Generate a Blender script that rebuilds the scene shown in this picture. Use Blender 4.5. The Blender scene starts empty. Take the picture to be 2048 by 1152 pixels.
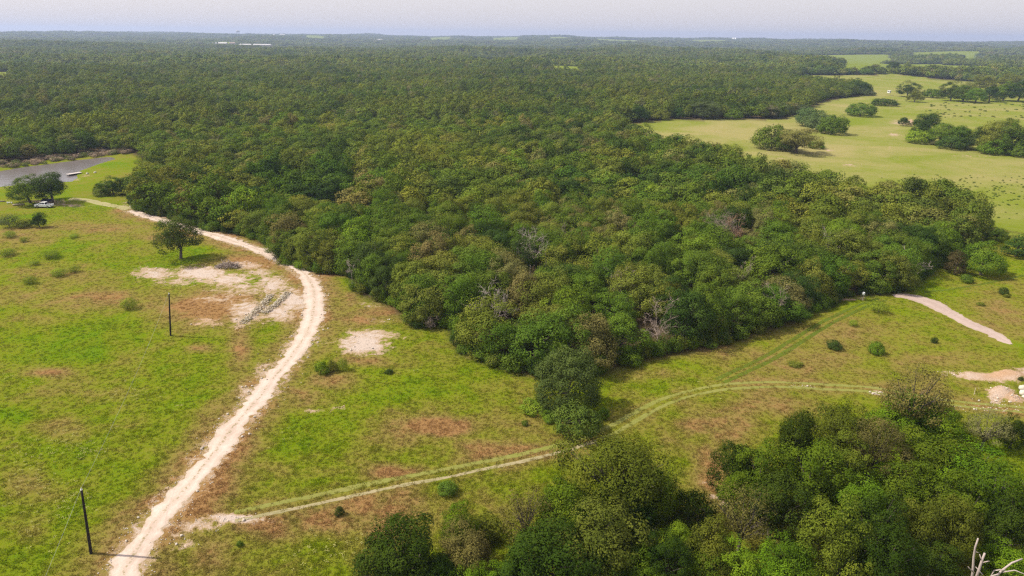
import bpy, math, random
import numpy as np
from mathutils import Vector, Matrix

S = bpy.context.scene
COL = S.collection
R = math.radians
rnd = random.Random(7)
NP = np.random.default_rng(11)

# ------------------------------------------------------------------ camera
CAMH = 55.0
PITCH = R(20.0)
ROLL = 0.0098
FPX = 1384.0                                   # focal length in photo pixels (photo is 2048 wide)
fw = Vector((0, math.cos(PITCH), -math.sin(PITCH)))
r0 = Vector((1, 0, 0)); u0 = Vector((0, math.sin(PITCH), math.cos(PITCH)))
cr = r0 * math.cos(ROLL) + u0 * math.sin(ROLL)
cu = u0 * math.cos(ROLL) - r0 * math.sin(ROLL)
cam_d = bpy.data.cameras.new('camera'); cam = bpy.data.objects.new('camera', cam_d); COL.objects.link(cam)
cam.matrix_world = Matrix(((cr.x, cu.x, -fw.x, 0), (cr.y, cu.y, -fw.y, 0), (cr.z, cu.z, -fw.z, CAMH), (0, 0, 0, 1)))
cam_d.sensor_width = 36.0
cam_d.lens = 36.0 * FPX / 2048.0
cam_d.clip_start = 1.0; cam_d.clip_end = 40000.0
S.camera = cam

# ------------------------------------------------------------------ light
SUN_EL = R(50.0)
world = bpy.data.worlds.new('World'); S.world = world; world.use_nodes = True
wn = world.node_tree.nodes; wl = world.node_tree.links
sky = wn.new('ShaderNodeTexSky'); sky.sky_type = 'NISHITA'; sky.sun_disc = False
sky.sun_elevation = SUN_EL; sky.sun_rotation = R(-86.0)
sky.air_density = 1.3; sky.dust_density = 2.5; sky.ozone_density = 2.0; sky.altitude = 100
wmix = wn.new('ShaderNodeMix'); wmix.data_type = 'RGBA'; wmix.inputs[0].default_value = 0.6
wmix.inputs[7].default_value = (8.8, 8.3, 8.8, 1)
wl.new(sky.outputs[0], wmix.inputs[6])
bg = wn['Background']; wl.new(wmix.outputs[2], bg.inputs[0]); bg.inputs[1].default_value = 0.10
sun_d = bpy.data.lights.new('sun', 'SUN'); sun_d.energy = 5.0; sun_d.angle = R(0.7); sun_d.color = (1.0, 0.93, 0.80)
sun = bpy.data.objects.new('sun', sun_d); COL.objects.link(sun)
sd = Vector((-math.cos(SUN_EL), math.cos(SUN_EL) * 0.06, math.sin(SUN_EL)))
sun.rotation_euler = sd.to_track_quat('Z', 'Y').to_euler(); sun.location = (0, 0, 300)
S.view_settings.view_transform = 'Standard'; S.view_settings.look = 'None'
S.view_settings.gamma = 1.0; S.view_settings.exposure = 0.32; S.view_settings.use_curve_mapping = False
S.render.engine = 'CYCLES'
cy = S.cycles
cy.filter_width = 1.3; cy.max_bounces = 5; cy.diffuse_bounces = 3; cy.glossy_bounces = 2; cy.transmission_bounces = 3; cy.volume_bounces = 0
cy.transparent_max_bounces = 6; cy.sample_clamp_indirect = 2.5; cy.use_denoising = False; cy.caustics_reflective = False; cy.caustics_refractive = False
try:
    cy.denoiser = 'OPENIMAGEDENOISE'; cy.denoising_prefilter = 'ACCURATE'
except Exception:
    pass

# ------------------------------------------------------------------ maths helpers
def ray(px, py):
    return (fw * FPX + cr * (px - 1024.0) - cu * (py - 576.0))
def at(px, py, z=0.0):
    d = ray(px, py); t = (z - CAMH) / d.z
    return (d.x * t, d.y * t)
def depth_of(x, y, z=0.0):
    return Vector((x, y, z - CAMH)).dot(fw)
def poly(pts):
    return np.array([at(*p) for p in pts])
def smooth(a, b, x):
    t = np.clip((x - a) / (b - a), 0, 1); return t * t * (3 - 2 * t)
def inside(P, X, Y):
    c = np.zeros(np.shape(X), bool); n = len(P)
    for i in range(n):
        x1, y1 = P[i]; x2, y2 = P[(i + 1) % n]
        if y1 == y2: continue
        k = ((y1 > Y) != (y2 > Y)) & (X < (x2 - x1) * (Y - y1) / (y2 - y1) + x1)
        c ^= k
    return c
def seg_dist(P, X, Y, closed=True):
    """distance to a polyline and the arc length of the nearest point"""
    best = np.full(np.shape(X), 1e9); arc = np.zeros(np.shape(X)); L = 0.0
    n = len(P)
    for i in range(n if closed else n - 1):
        x1, y1 = P[i]; x2, y2 = P[(i + 1) % n]
        dx, dy = x2 - x1, y2 - y1; ll = dx * dx + dy * dy
        if ll < 1e-9: continue
        t = np.clip(((X - x1) * dx + (Y - y1) * dy) / ll, 0, 1)
        d = np.hypot(X - x1 - t * dx, Y - y1 - t * dy)
        k = d < best
        best = np.where(k, d, best); arc = np.where(k, L + t * math.sqrt(ll), arc)
        L += math.sqrt(ll)
    return best, arc
_sr = np.random.default_rng(5)
_SIN = {}
def sines(key, X, Y, lam, n=7):
    if key not in _SIN:
        a = _sr.uniform(0, 2 * np.pi, n); w = 2 * np.pi / (lam * _sr.uniform(.6, 1.5, n)); p = _sr.uniform(0, 6.28, n)
        _SIN[key] = (np.cos(a) * w, np.sin(a) * w, p)
    kx, ky, p = _SIN[key]
    o = np.zeros(np.shape(X))
    for i in range(len(p)): o = o + np.sin(X * kx[i] + Y * ky[i] + p[i])
    return o / math.sqrt(len(p) / 2.0) * 0.7          # about -1..1
def vnoise(X, Y, lam, seed=0):
    g = np.random.default_rng(seed).random((256, 256)); o = 0; a = 1.0; tot = 0
    for k in range(3):
        x = X / lam * 2 ** k; y = Y / lam * 2 ** k; i = np.floor(x).astype(int); j = np.floor(y).astype(int); u = x - i; v = y - j; u = u * u * (3 - 2 * u); v = v * v * (3 - 2 * v)
        f = lambda p, q: g[p % 256, q % 256]
        o = o + a * ((f(i, j) * (1 - u) + f(i + 1, j) * u) * (1 - v) + (f(i, j + 1) * (1 - u) + f(i + 1, j + 1) * u) * v); tot += a; a *= .6
    return o / tot
def catmull(pts, step=0.6):
    pts = [np.array(p, float) for p in pts]; out = []
    pts = [2 * pts[0] - pts[1]] + pts + [2 * pts[-1] - pts[-2]]
    for i in range(1, len(pts) - 2):
        p0, p1, p2, p3 = pts[i - 1:i + 3]
        n = max(2, int(np.linalg.norm((p2 - p1)[:2]) / step))
        for k in range(n):
            t = k / n
            out.append(.5 * (2 * p1 + (p2 - p0) * t + (2 * p0 - 5 * p1 + 4 * p2 - p3) * t * t + (3 * p1 - p0 - 3 * p2 + p3) * t ** 3))
    out.append(pts[-2]); return np.array(out)

# ------------------------------------------------------------------ the lie of the land (regions on the ground plane)
POND = poly([(-120, 384), (0, 372), (70, 366), (150, 361), (163, 352), (158, 344), (172, 337), (205, 325), (238, 315), (225, 310), (150, 318), (90, 326), (40, 332), (0, 339), (-120, 352)])
OPEN_PX = [(-400, 340), (0, 331), (90, 319), (215, 306), (262, 304), (297, 318), (300, 345), (288, 370), (268, 398), (278, 420), (330, 434), (430, 462), (500, 472), (548, 492),
           (572, 525), (640, 546), (705, 550), (726, 590), (790, 612), (838, 652), (905, 652), (932, 705), (975, 722), (1040, 745), (1075, 750), (1190, 744),
           (1290, 716), (1400, 696), (1560, 652), (1690, 590), (1800, 582), (1840, 555), (1875, 526), (1930, 510), (1968, 455)]
PAST_PX = [(1968, 455), (1932, 425), (1850, 405), (1780, 398), (1690, 398), (1600, 378), (1530, 362), (1450, 322), (1330, 298), (1262, 272), (1240, 250), (1330, 240), (1420, 238),
           (1560, 238), (1610, 226), (1640, 205), (1700, 194), (1740, 188), (1700, 174), (1550, 160), (1620, 151), (1780, 150), (1960, 158), (2120, 166), (2500, 170)]
OPEN = poly(OPEN_PX + [(2500, 520), (2500, 1500), (-700, 1900), (-700, 340)])
PAST = poly(PAST_PX + [(2500, 540)])
CLEAR = [poly(p) for p in ([(940, 113), (1040, 115), (1055, 131), (925, 129)], [(1098, 135), (1155, 136), (1165, 152), (1085, 151)],
                           [(1590, 106), (1780, 109), (1795, 121), (1575, 119)], [(1690, 126), (1800, 121), (1890, 123), (1885, 149), (1675, 149)],
                           [(-60, 144), (26, 146), (20, 172), (-60, 172)], [(435, 87.5), (475, 88.5), (475, 93), (430, 92)], [(1925, 116), (1970, 117), (1970, 123), (1925, 122)],
                           [(985, 75), (1032, 76), (1032, 79), (985, 78)], [(1990, 134), (2060, 135), (2060, 146), (1990, 146)])]
def far_field(px0, px1, ra, rb):
    o = []
    for px, rr in ((px0, ra), (px1, ra), (px1 + 6, rb), (px0 - 6, rb)):
        d = ray(px, 80); k = rr / math.hypot(d.x, d.y); o.append((d.x * k, d.y * k))
    return np.array(o)
CLEAR += [far_field(*q) for q in ((985, 1035, 5700, 7700), (1190, 1275, 5600, 7400), (1100, 1135, 5900, 7600), (1385, 1450, 5800, 7600), (612, 650, 5700, 7400), (860, 900, 5900, 7500), (1640, 1770, 1950, 2700), (1900, 1990, 1500, 2100), (1300, 1350, 2700, 3900), (1500, 1560, 2800, 4000), (1830, 1960, 2700, 3900))]
ROAD_PX = [(205, 1215), (245, 1152), (268, 1110), (315, 1043), (374, 975), (437, 892), (491, 828), (536, 772), (578, 718), (611, 670), (624, 632), (629, 600), (625, 573), (606, 546), (560, 517), (505, 496), (448, 476), (390, 459), (330, 443), (262, 422)]
ROAD = catmull([at(*p) for p in ROAD_PX], 0.7)
TRACK_PX = [(470, 1036), (540, 1020), (600, 1006), (720, 979), (850, 956), (960, 933), (1060, 912), (1150, 890), (1215, 866), (1260, 840), (1320, 806), (1400, 781), (1500, 771), (1600, 771), (1740, 779), (1850, 796), (1960, 812), (2060, 822), (2200, 842)]
TRACK = catmull([at(*p) for p in TRACK_PX], 0.7)
FAINT_PX = [(1440, 762), (1500, 735), (1560, 703), (1640, 655), (1710, 618), (1765, 598)]
FAINT = catmull([at(*p) for p in FAINT_PX], 0.8)
SPUR_PX = [(1850, 583), (1920, 575), (1990, 562), (2060, 548), (2160, 530)]
SPUR = catmull([at(*p) for p in SPUR_PX], 0.8)
LANE_PX = [(258, 420), (215, 408), (170, 400), (140, 399)]
LANE = catmull([at(*p) for p in LANE_PX], 1.0)
STRIP_PX = [(1786, 590, 2.2), (1815, 592, 5.5), (1850, 602, 6.0), (1890, 622, 4.6), (1930, 642, 4.0), (1975, 664, 4.2), (2005, 682, 2.6), (2022, 691, .5)]

# bare / dry / lush blobs: (px, py, half width px, half height px, strength)
BARE = [(310, 545, 50, 12, .75), (400, 545, 60, 14, .95), (455, 560, 60, 16, .8), (350, 563, 50, 10, .6), (480, 580, 70, 16, .55), (430, 600, 60, 14, .45), (545, 570, 40, 22, .7), (585, 600, 35, 26, .85), (500, 620, 50, 24, .75), (560, 625, 38, 20, .75), (480, 640, 26, 18, .6),
        (410, 645, 34, 10, .55), (520, 545, 40, 12, .6), (495, 530, 40, 10, .6), (725, 690, 48, 19, 1.05), (745, 672, 56, 16, .75), (700, 700, 24, 8, .5), (770, 640, 50, 5, .35), (735, 610, 30, 8, .35),
        (470, 1040, 60, 10, 1.0), (400, 1052, 50, 16, .6), (360, 1085, 40, 22, .45), (1755, 785, 16, 4, 1.0), (1600, 773, 24, 2.5, .5), (490, 790, 20, 26, .5), (530, 745, 22, 22, .55), (470, 835, 18, 22, .4),
        (620, 820, 40, 5, .4), (680, 815, 30, 8, .35), (820, 740, 20, 4, .3), (1400, 965, 14, 5, .5), (1440, 995, 22, 8, .75), (1455, 1010, 20, 10, .6), (1690, 598, 26, 4, .6), (1730, 596, 40, 6, .3),
        (1950, 752, 46, 7, 1.0), (2010, 754, 50, 8, 1.0), (2070, 745, 40, 10, 1.0), (2000, 787, 26, 14, 1.0), (2030, 800, 22, 8, .8), (1990, 803, 14, 6, .6), (1990, 820, 30, 4, .5), (1940, 815, 30, 4, .4), (1905, 745, 20, 6, .5),
        (1430, 262, 40, 1.6, .3), (1700, 330, 20, 2, .55), (1660, 300, 16, 2, .55), (1790, 268, 14, 3, .8), (1800, 245, 25, 6, .6), (1820, 245, 8, 6, 1.0), (1560, 318, 30, 4, .3), (1780, 290, 3, 12, .4), (1850, 300, 20, 4, .3), (1945, 312, 90, 3, .35), (1720, 255, 20, 2, .3),
        (150, 357, 14, 4, .4), (170, 350, 12, 4, .45), (140, 410, 40, 4, .5), (95, 404, 50, 5, .55), (20, 375, 60, 4, .3), (250, 412, 16, 8, .5), (290, 342, 20, 2, .3)]
RED = [(2005, 752, 60, 7, 1.0), (2030, 795, 30, 12, .9), (2000, 785, 28, 14, .45), (410, 645, 40, 12, .5), (340, 590, 40, 10, .35), (1445, 1000, 40, 16, .4), (1820, 245, 14, 6, .9), (500, 525, 30, 8, .4), (1690, 598, 30, 5, .6), (1960, 754, 30, 8, .3)]
DRY = [(1650, 720, 420, 110, .16), (1300, 900, 300, 90, .12), (1450, 265, 160, 22, .4), (1640, 300, 160, 20, .3), (1690, 205, 60, 14, .3), (1720, 165, 120, 10, .25), (150, 460, 240, 22, .34), (60, 470, 120, 18, .3), (300, 470, 80, 14, .3), (120, 545, 130, 18, .32), (190, 600, 150, 28, .32), (80, 640, 100, 20, .2), (420, 610, 120, 40, .6), (500, 520, 100, 20, .6), (480, 690, 26, 60, .55), (600, 540, 60, 30, .5),
       (880, 852, 60, 20, .85), (780, 942, 60, 16, .75), (820, 870, 120, 50, .25), (1040, 850, 110, 40, .4), (1000, 900, 150, 30, .35), (540, 1050, 60, 30, .6), (640, 1040, 80, 30, .5), (780, 1010, 150, 36, .45), (820, 1060, 120, 40, .35), (400, 1000, 30, 40, .4), (420, 1110, 80, 40, .35),
       (100, 745, 50, 10, .55), (130, 860, 60, 30, .45), (60, 960, 60, 50, .4), (400, 695, 30, 10, .5), (60, 1050, 60, 40, .25), (250, 830, 60, 20, .2), (210, 790, 70, 14, .25), (660, 760, 60, 22, .6), (600, 790, 60, 34, .45), (720, 720, 60, 12, .5), (700, 640, 60, 14, .45), (770, 620, 60, 16, .4), (700, 600, 40, 20, .3),
       (1420, 700, 140, 20, .45), (1300, 745, 90, 14, .35), (1600, 720, 120, 36, .35), (1700, 680, 120, 36, .45), (1560, 810, 120, 26, .4), (1420, 850, 100, 40, .45), (1330, 880, 60, 40, .35), (1420, 930, 40, 60, .55), (1500, 820, 90, 20, .35), (1980, 620, 90, 40, .4), (1960, 570, 60, 10, .2), (1850, 720, 80, 20, .35),
       (450, 468, 40, 6, .8), (560, 500, 30, 10, .7), (660, 550, 50, 7, .7), (400, 450, 40, 5, .7), (950, 715, 40, 6, .4), (70, 800, 60, 30, .15), (30, 900, 60, 40, .2)]
LUSH = [(130, 415, 160, 22, .75), (200, 360, 110, 20, .8), (330, 500, 120, 18, .5), (60, 440, 100, 12, .5), (560, 690, 30, 40, .45), (930, 730, 130, 40, .45), (1060, 800, 70, 40, .3), (640, 880, 130, 36, .3), (500, 900, 60, 40, .1), (680, 565, 34, 10, .35), (760, 660, 50, 8, .2), (640, 980, 150, 26, .2),
        (1950, 420, 160, 60, .55), (1750, 360, 160, 20, .3), (1900, 330, 160, 20, .15), (1660, 160, 130, 14, .2), (250, 700, 150, 40, .3), (200, 900, 150, 80, .3), (300, 1000, 120, 80, .3), (1280, 790, 60, 20, .3), (1320, 830, 60, 16, .25), (1900, 790, 60, 14, .4), (1960, 690, 60, 14, .2), (1700, 800, 120, 16, .3), (1560, 690, 90, 10, .15), (1870, 560, 60, 14, .3), (700, 930, 120, 20, .2), (1080, 770, 50, 40, .3)]

def blob_field(L, X, Y):
    o = np.zeros(np.shape(X))
    for px, py, a, b, s in L:
        cx, cyy = at(px, py); ex = abs(at(px + a, py)[0] - cx); y1 = at(px, py - b)[1]; y2 = at(px, py + b)[1]
        ey = abs(y1 - y2) / 2
        sl = (at(px, py - b)[0] - at(px, py + b)[0]) / (y1 - y2)      # blobs lean along the line of sight
        dy = Y - cyy; dx = X - cx - sl * dy
        q = (dx / ex) ** 2 + (dy / ey) ** 2
        o = np.maximum(o, s * np.exp(-q * .9)) if s > 0 else o
    return o
MOUND = [(1960, 750, 24, 6, .5), (2012, 748, 22, 6, 1.3), (2035, 756, 20, 5, 1.1), (1935, 745, 12, 5, .7), (2000, 784, 20, 9, 1.7), (2028, 798, 14, 7, .9)]
def height(X, Y):
    X = np.asarray(X, float); Y = np.asarray(Y, float)
    r = np.hypot(X, Y)
    z = .16 * sines('a', X, Y, 34) + .07 * sines('b', X, Y, 13)
    near = (X > -220) & (X < -90) & (Y > 180) & (Y < 420)
    if near.any():
        xn, yn = X[near], Y[near]; d, _ = seg_dist(POND, xn, yn); ins = inside(POND, xn, yn)
        dd = np.where(ins, d, -d)
        zz = z[near] * smooth(0, 14, -dd) - .32 * smooth(-14, 0, dd) - 1.6 * smooth(0, 7, dd)
        z[near] = zz
    m = (X > 55) & (X < 110) & (Y > 70) & (Y < 130)
    if m.any():
        z[m] = z[m] + blob_field([b[:4] + (1,) for b in MOUND[:1]], X[m], Y[m]) * 0
        for b in MOUND: z[m] = z[m] + .55 * b[4] * blob_field([b[:4] + (1,)], X[m], Y[m]) * (.35 + 1.3 * vnoise(X[m], Y[m], 2.6, 4))
    z = z + 9 * sines('far', X, Y, 1500, 5) * smooth(1000, 3200, r) + 6 * sines('far2', X, Y, 420, 5) * smooth(600, 1800, r)
    az = np.arctan2(X, np.maximum(Y, 1.0))
    z = z + (36 - 16 * smooth(.25, .6, az) + 5 * sines('rdg', az * 1000, az * 0, 320, 5)) * smooth(3600, 8200, r) - 6 * smooth(1300, 3000, r) * (1 - smooth(3600, 6000, r))
    return z
def hz(x, y): return float(height(np.array([x]), np.array([y]))[0])

# ------------------------------------------------------------------ mesh / object helpers
def set_props(o, label=None, cat=None, group=None, kind=None):
    if label: o['label'] = label
    if cat: o['category'] = cat
    if group: o['group'] = group
    if kind: o['kind'] = kind
    return o
def mesh(name, V, F, mats=(), smooth_sh=False, fattr=None, vattr=None, midx=None):
    V = np.asarray(V, np.float32).reshape(-1, 3)
    me = bpy.data.meshes.new(name)
    if isinstance(F, np.ndarray):
        n, k = F.shape
        me.vertices.add(len(V)); me.vertices.foreach_set('co', V.ravel())
        me.loops.add(n * k); me.loops.foreach_set('vertex_index', F.astype(np.int32).ravel())
        me.polygons.add(n); me.polygons.foreach_set('loop_start', np.arange(0, n * k, k, dtype=np.int32))
        me.update(calc_edges=True)
    else:
        me.from_pydata([tuple(map(float, v)) for v in V], [], [tuple(int(i) for i in f) for f in F]); me.update()
    if smooth_sh: me.polygons.foreach_set('use_smooth', [True] * len(me.polygons))
    for m in mats: me.materials.append(m)
    if midx is not None: me.polygons.foreach_set('material_index', np.asarray(midx, np.int32))
    if fattr is not None:
        a = me.attributes.new('vary', 'FLOAT', 'FACE'); a.data.foreach_set('value', np.asarray(fattr, np.float32))
    for k, v in (vattr or {}).items():
        a = me.attributes.new(k, 'FLOAT', 'POINT'); a.data.foreach_set('value', np.asarray(v, np.float32))
    return me
def obj(name, me, parent=None, loc=(0, 0, 0), rz=0.0, col=None):
    o = bpy.data.objects.new(name, me); COL.objects.link(o)
    if parent is not None: o.parent = parent
    o.location = loc
    if rz: o.rotation_euler = (0, 0, rz)
    if col is not None: o.color = (*col, 1)
    return o
def thing(name, label, cat, loc, rz=0.0, group=None, scale=(1, 1, 1)):
    o = bpy.data.objects.new(name, None); COL.objects.link(o)
    o.location = loc; o.rotation_euler = (0, 0, rz); o.scale = scale; o.empty_display_size = .5
    return set_props(o, label, cat, group)

class MB:
    def __init__(s): s.V = []; s.F = []
    def add(s, V, F):
        b = len(s.V); s.V += [tuple(v) for v in V]; s.F += [tuple(b + i for i in f) for f in F]; return s
    def box(s, c, d, rz=0.0, taper=1.0):
        hx, hy, h = d[0] / 2, d[1] / 2, d[2] / 2; ca, sa = math.cos(rz), math.sin(rz); V = []
        for k in (-1, 1):
            t = 1 if k < 0 else taper
            for i, j in ((-1, -1), (1, -1), (1, 1), (-1, 1)):
                x, y = i * hx * t, j * hy * t
                V.append((c[0] + x * ca - y * sa, c[1] + x * sa + y * ca, c[2] + k * h))
        return s.add(V, [(3, 2, 1, 0), (4, 5, 6, 7), (0, 1, 5, 4), (1, 2, 6, 5), (2, 3, 7, 6), (3, 0, 4, 7)])
    def tube(s, P, Rr, n=6, cap=True):
        P = [Vector(p) for p in P]; b = len(s.V); m = len(P)
        up = Vector((0, 0, 1))
        for i, p in enumerate(P):
            d = (P[min(i + 1, m - 1)] - P[max(i - 1, 0)])
            if d.length < 1e-9: d = Vector((0, 0, 1))
            d.normalize()
            a = d.cross(up if abs(d.z) < .95 else Vector((1, 0, 0))).normalized(); c = d.cross(a)
            for k in range(n):
                t = 2 * math.pi * k / n
                s.V.append(tuple(p + (a * math.cos(t) + c * math.sin(t)) * Rr[i]))
        for i in range(m - 1):
            for k in range(n):
                q = (k + 1) % n
                s.F.append((b + i * n + k, b + i * n + q, b + (i + 1) * n + q, b + (i + 1) * n + k))
        if cap:
            s.F.append(tuple(b + k for k in range(n - 1, -1, -1))); s.F.append(tuple(b + (m - 1) * n + k for k in range(n)))
        return s
    def rock(s, c, r, rg, sub=7):
        n, m = sub, 4; V = []
        for i in range(m + 1):
            ph = math.pi * i / m
            for k in range(n):
                t = 2 * math.pi * k / n + i * .3
                q = rg.uniform(.72, 1.12)
                V.append((c[0] + r[0] * q * math.sin(ph) * math.cos(t), c[1] + r[1] * q * math.sin(ph) * math.sin(t), c[2] + r[2] * q * math.cos(ph)))
        F = []
        for i in range(m):
            for k in range(n): F.append((i * n + k, (i + 1) * n + k, (i + 1) * n + (k + 1) % n, i * n + (k + 1) % n))
        return s.add(V, F)
    def me(s, name, mat, sm=False): return mesh(name, s.V, s.F, [mat] if not isinstance(mat, (list, tuple)) else mat, sm)

# ------------------------------------------------------------------ materials
def N(nt, t, **kw):
    n = nt.nodes.new(t)
    for k, v in kw.items():
        if k.startswith('i_'): n.inputs[int(k[2:])].default_value = v
        else: setattr(n, k, v)
    return n
def mixc(nt, fac, a, b, blend='MIX'):
    m = N(nt, 'ShaderNodeMix', data_type='RGBA', blend_type=blend)
    for s, v in ((0, fac), (6, a), (7, b)):
        if hasattr(v, 'is_linked'): nt.links.new(v, m.inputs[s])
        else: m.inputs[s].default_value = v if s == 0 else (*v, 1)
    return m.outputs[2]
def math_n(nt, op, a, b=0.0, c=0.0, clamp=False):
    m = N(nt, 'ShaderNodeMath', operation=op, use_clamp=clamp)
    for s, v in enumerate((a, b, c)):
        if hasattr(v, 'is_linked'): nt.links.new(v, m.inputs[s])
        else: m.inputs[s].default_value = v
    return m.outputs[0]
def noise(nt, vec, scale, detail=3, rough=.55, dist=0.0):
    n = N(nt, 'ShaderNodeTexNoise'); nt.links.new(vec, n.inputs['Vector'])
    n.inputs['Scale'].default_value = scale; n.inputs['Detail'].default_value = detail; n.inputs['Roughness'].default_value = rough; n.inputs['Distortion'].default_value = dist
    return n.outputs['Fac']
def sstep(nt, v, a, b):
    m = N(nt, 'ShaderNodeMapRange', interpolation_type='SMOOTHSTEP'); nt.links.new(v, m.inputs[0])
    m.inputs[1].default_value = a; m.inputs[2].default_value = b
    return m.outputs[0]
def new_mat(name):
    m = bpy.data.materials.new(name); m.use_nodes = True; m.node_tree.nodes.clear()
    return m, m.node_tree, N(m.node_tree, 'ShaderNodeOutputMaterial')
def plain(name, colr, rough=.6, metal=0.0, var=.18, scale=3.0, spec=.3):
    m, nt, out = new_mat(name); b = N(nt, 'ShaderNodeBsdfPrincipled')
    g = N(nt, 'ShaderNodeTexCoord'); f = noise(nt, g.outputs['Object'], scale, 4)
    c = mixc(nt, f, [x * (1 - var) for x in colr], [min(1, x * (1 + var)) for x in colr])
    nt.links.new(c, b.inputs['Base Color']); b.inputs['Roughness'].default_value = rough; b.inputs['Metallic'].default_value = metal
    b.inputs['Specular IOR Level'].default_value = spec
    nt.links.new(b.outputs[0], out.inputs[0]); return m
def leaf_mat(name, src, trans=.18):
    m, nt, out = new_mat(name)
    if src == 'object':
        t = N(nt, 'ShaderNodeObjectInfo').outputs['Color']
    else:
        t = N(nt, 'ShaderNodeAttribute', attribute_type='INSTANCER', attribute_name='tone').outputs['Color']
    v = N(nt, 'ShaderNodeAttribute', attribute_type='GEOMETRY', attribute_name='vary').outputs['Fac']
    # each leaf cluster has a shade of its own: darker bluish to lighter yellowish
    hs = N(nt, 'ShaderNodeHueSaturation'); nt.links.new(t, hs.inputs['Color'])
    nt.links.new(math_n(nt, 'MULTIPLY_ADD', v, -.05, .55), hs.inputs['Hue']); nt.links.new(v, hs.inputs['Value'])
    d = N(nt, 'ShaderNodeBsdfDiffuse'); nt.links.new(hs.outputs[0], d.inputs[0])
    tr = N(nt, 'ShaderNodeBsdfTranslucent'); nt.links.new(mixc(nt, 1.0, hs.outputs[0], (1.0, 1.0, .55), 'MULTIPLY'), tr.inputs[0])
    mx = N(nt, 'ShaderNodeMixShader', i_0=trans); nt.links.new(d.outputs[0], mx.inputs[1]); nt.links.new(tr.outputs[0], mx.inputs[2])
    nt.links.new(mx.outputs[0], out.inputs[0]); return m
LEAF = leaf_mat('leaves', 'object'); LEAFI = leaf_mat('leaves_of_the_wood', 'inst')
BARK = plain('bark', (.11, .09, .075), .95, var=.4, scale=6, spec=.1)
DEADW = plain('dead_wood', (.40, .33, .30), .9, var=.3, scale=5, spec=.1)
TWIGS = plain('twigs', (.29, .225, .185), .95, var=.3, scale=5, spec=.1)
REDTW = plain('rust_twigs', (.36, .22, .14), .95, var=.3, scale=5, spec=.1)

def grass_nodes(nt, pos, dry):
    """colour of the turf at a place: several scales of lush, olive and dry growth"""
    n1 = noise(nt, pos, .045, 3, .5, .6); n2 = noise(nt, pos, .22, 4, .6, .4); n3 = noise(nt, pos, 1.1, 4, .65)
    s = math_n(nt, 'MULTIPLY_ADD', n1, 1.1, dry)
    s = math_n(nt, 'MULTIPLY_ADD', n2, .75, s)
    s = math_n(nt, 'MULTIPLY_ADD', n3, .4, s)
    s = math_n(nt, 'SUBTRACT', s, .70)
    cr_ = N(nt, 'ShaderNodeValToRGB'); nt.links.new(s, cr_.inputs[0])
    e = cr_.color_ramp.elements
    e[0].position = .18; e[0].color = (.100, .166, .004, 1)
    e[1].position = 1.0; e[1].color = (.25, .142, .056, 1)
    for p, c in ((.40, (.138, .170, .008)), (.62, (.176, .161, .026)), (.82, (.202, .150, .044))):
        x = e.new(p); x.color = (*c, 1)
    return cr_.outputs[0], n2, n3
def ground_mat():
    m, nt, out = new_mat('ground'); b = N(nt, 'ShaderNodeBsdfPrincipled')
    g = N(nt, 'ShaderNodeNewGeometry'); pos = g.outputs['Position']
    A = lambda k: N(nt, 'ShaderNodeAttribute', attribute_name=k).outputs['Fac']
    colr, n2, n3 = grass_nodes(nt, pos, A('dry'))
    n4 = noise(nt, pos, 4.5, 5, .7); n5 = noise(nt, pos, .55, 4, .6, .8)
    # pasture: paler, evenly grazed
    n6 = noise(nt, pos, .016, 4, .6, 1.2)
    pd = math_n(nt, 'MULTIPLY_ADD', n2, .5, math_n(nt, 'ADD', A('dry'), .22))
    pd = math_n(nt, 'MULTIPLY_ADD', math_n(nt, 'SUBTRACT', n6, .5), 1.6, pd)
    pc = mixc(nt, sstep(nt, pd, .12, .95), (.150, .185, .018), (.265, .232, .088))
    colr = mixc(nt, A('pasture'), colr, pc)
    # dark tufts and straw in the sward
    colr = mixc(nt, math_n(nt, 'MULTIPLY', sstep(nt, n4, .56, .72), .3), colr, (.06, .075, .012))
    colr = mixc(nt, math_n(nt, 'MULTIPLY', sstep(nt, n4, .42, .28), .35), colr, (.26, .25, .05))
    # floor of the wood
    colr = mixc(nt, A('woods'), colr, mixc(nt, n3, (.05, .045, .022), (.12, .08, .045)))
    colr = mixc(nt, A('farwood'), colr, mixc(nt, n2, (.045, .06, .025), (.07, .085, .035)))
    # bare caliche and red earth
    q = math_n(nt, 'MULTIPLY_ADD', n5, 1.1, math_n(nt, 'MULTIPLY_ADD', n4, .7, math_n(nt, 'MULTIPLY', A('bare'), .77)))
    soil = sstep(nt, q, 1.13, 1.30); pale = sstep(nt, q, 1.26, 1.52)
    dirt = mixc(nt, n3, (.30, .21, .13), (.40, .29, .19))
    white = mixc(nt, n4, (.37, .295, .24), (.53, .44, .375))
    dirt = mixc(nt, pale, dirt, white)
    dirt = mixc(nt, A('red'), dirt, mixc(nt, math_n(nt, 'MULTIPLY_ADD', n4, .8, math_n(nt, 'MULTIPLY', n3, .4)), (.20, .095, .055), (.50, .33, .19)))
    colr = mixc(nt, soil, colr, dirt)
    nt.links.new(colr, b.inputs['Base Color']); b.inputs['Roughness'].default_value = .95; b.inputs['Specular IOR Level'].default_value = .0
    bp = N(nt, 'ShaderNodeBump'); bp.inputs['Strength'].default_value = .75; bp.inputs['Distance'].default_value = .28
    nt.links.new(math_n(nt, 'ADD', math_n(nt, 'MULTIPLY', n4, .8), math_n(nt, 'MULTIPLY', n3, .9)), bp.inputs['Height'])
    nt.links.new(bp.outputs[0], b.inputs['Normal']); nt.links.new(b.outputs[0], out.inputs[0]); return m
GROUND = ground_mat()
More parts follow.
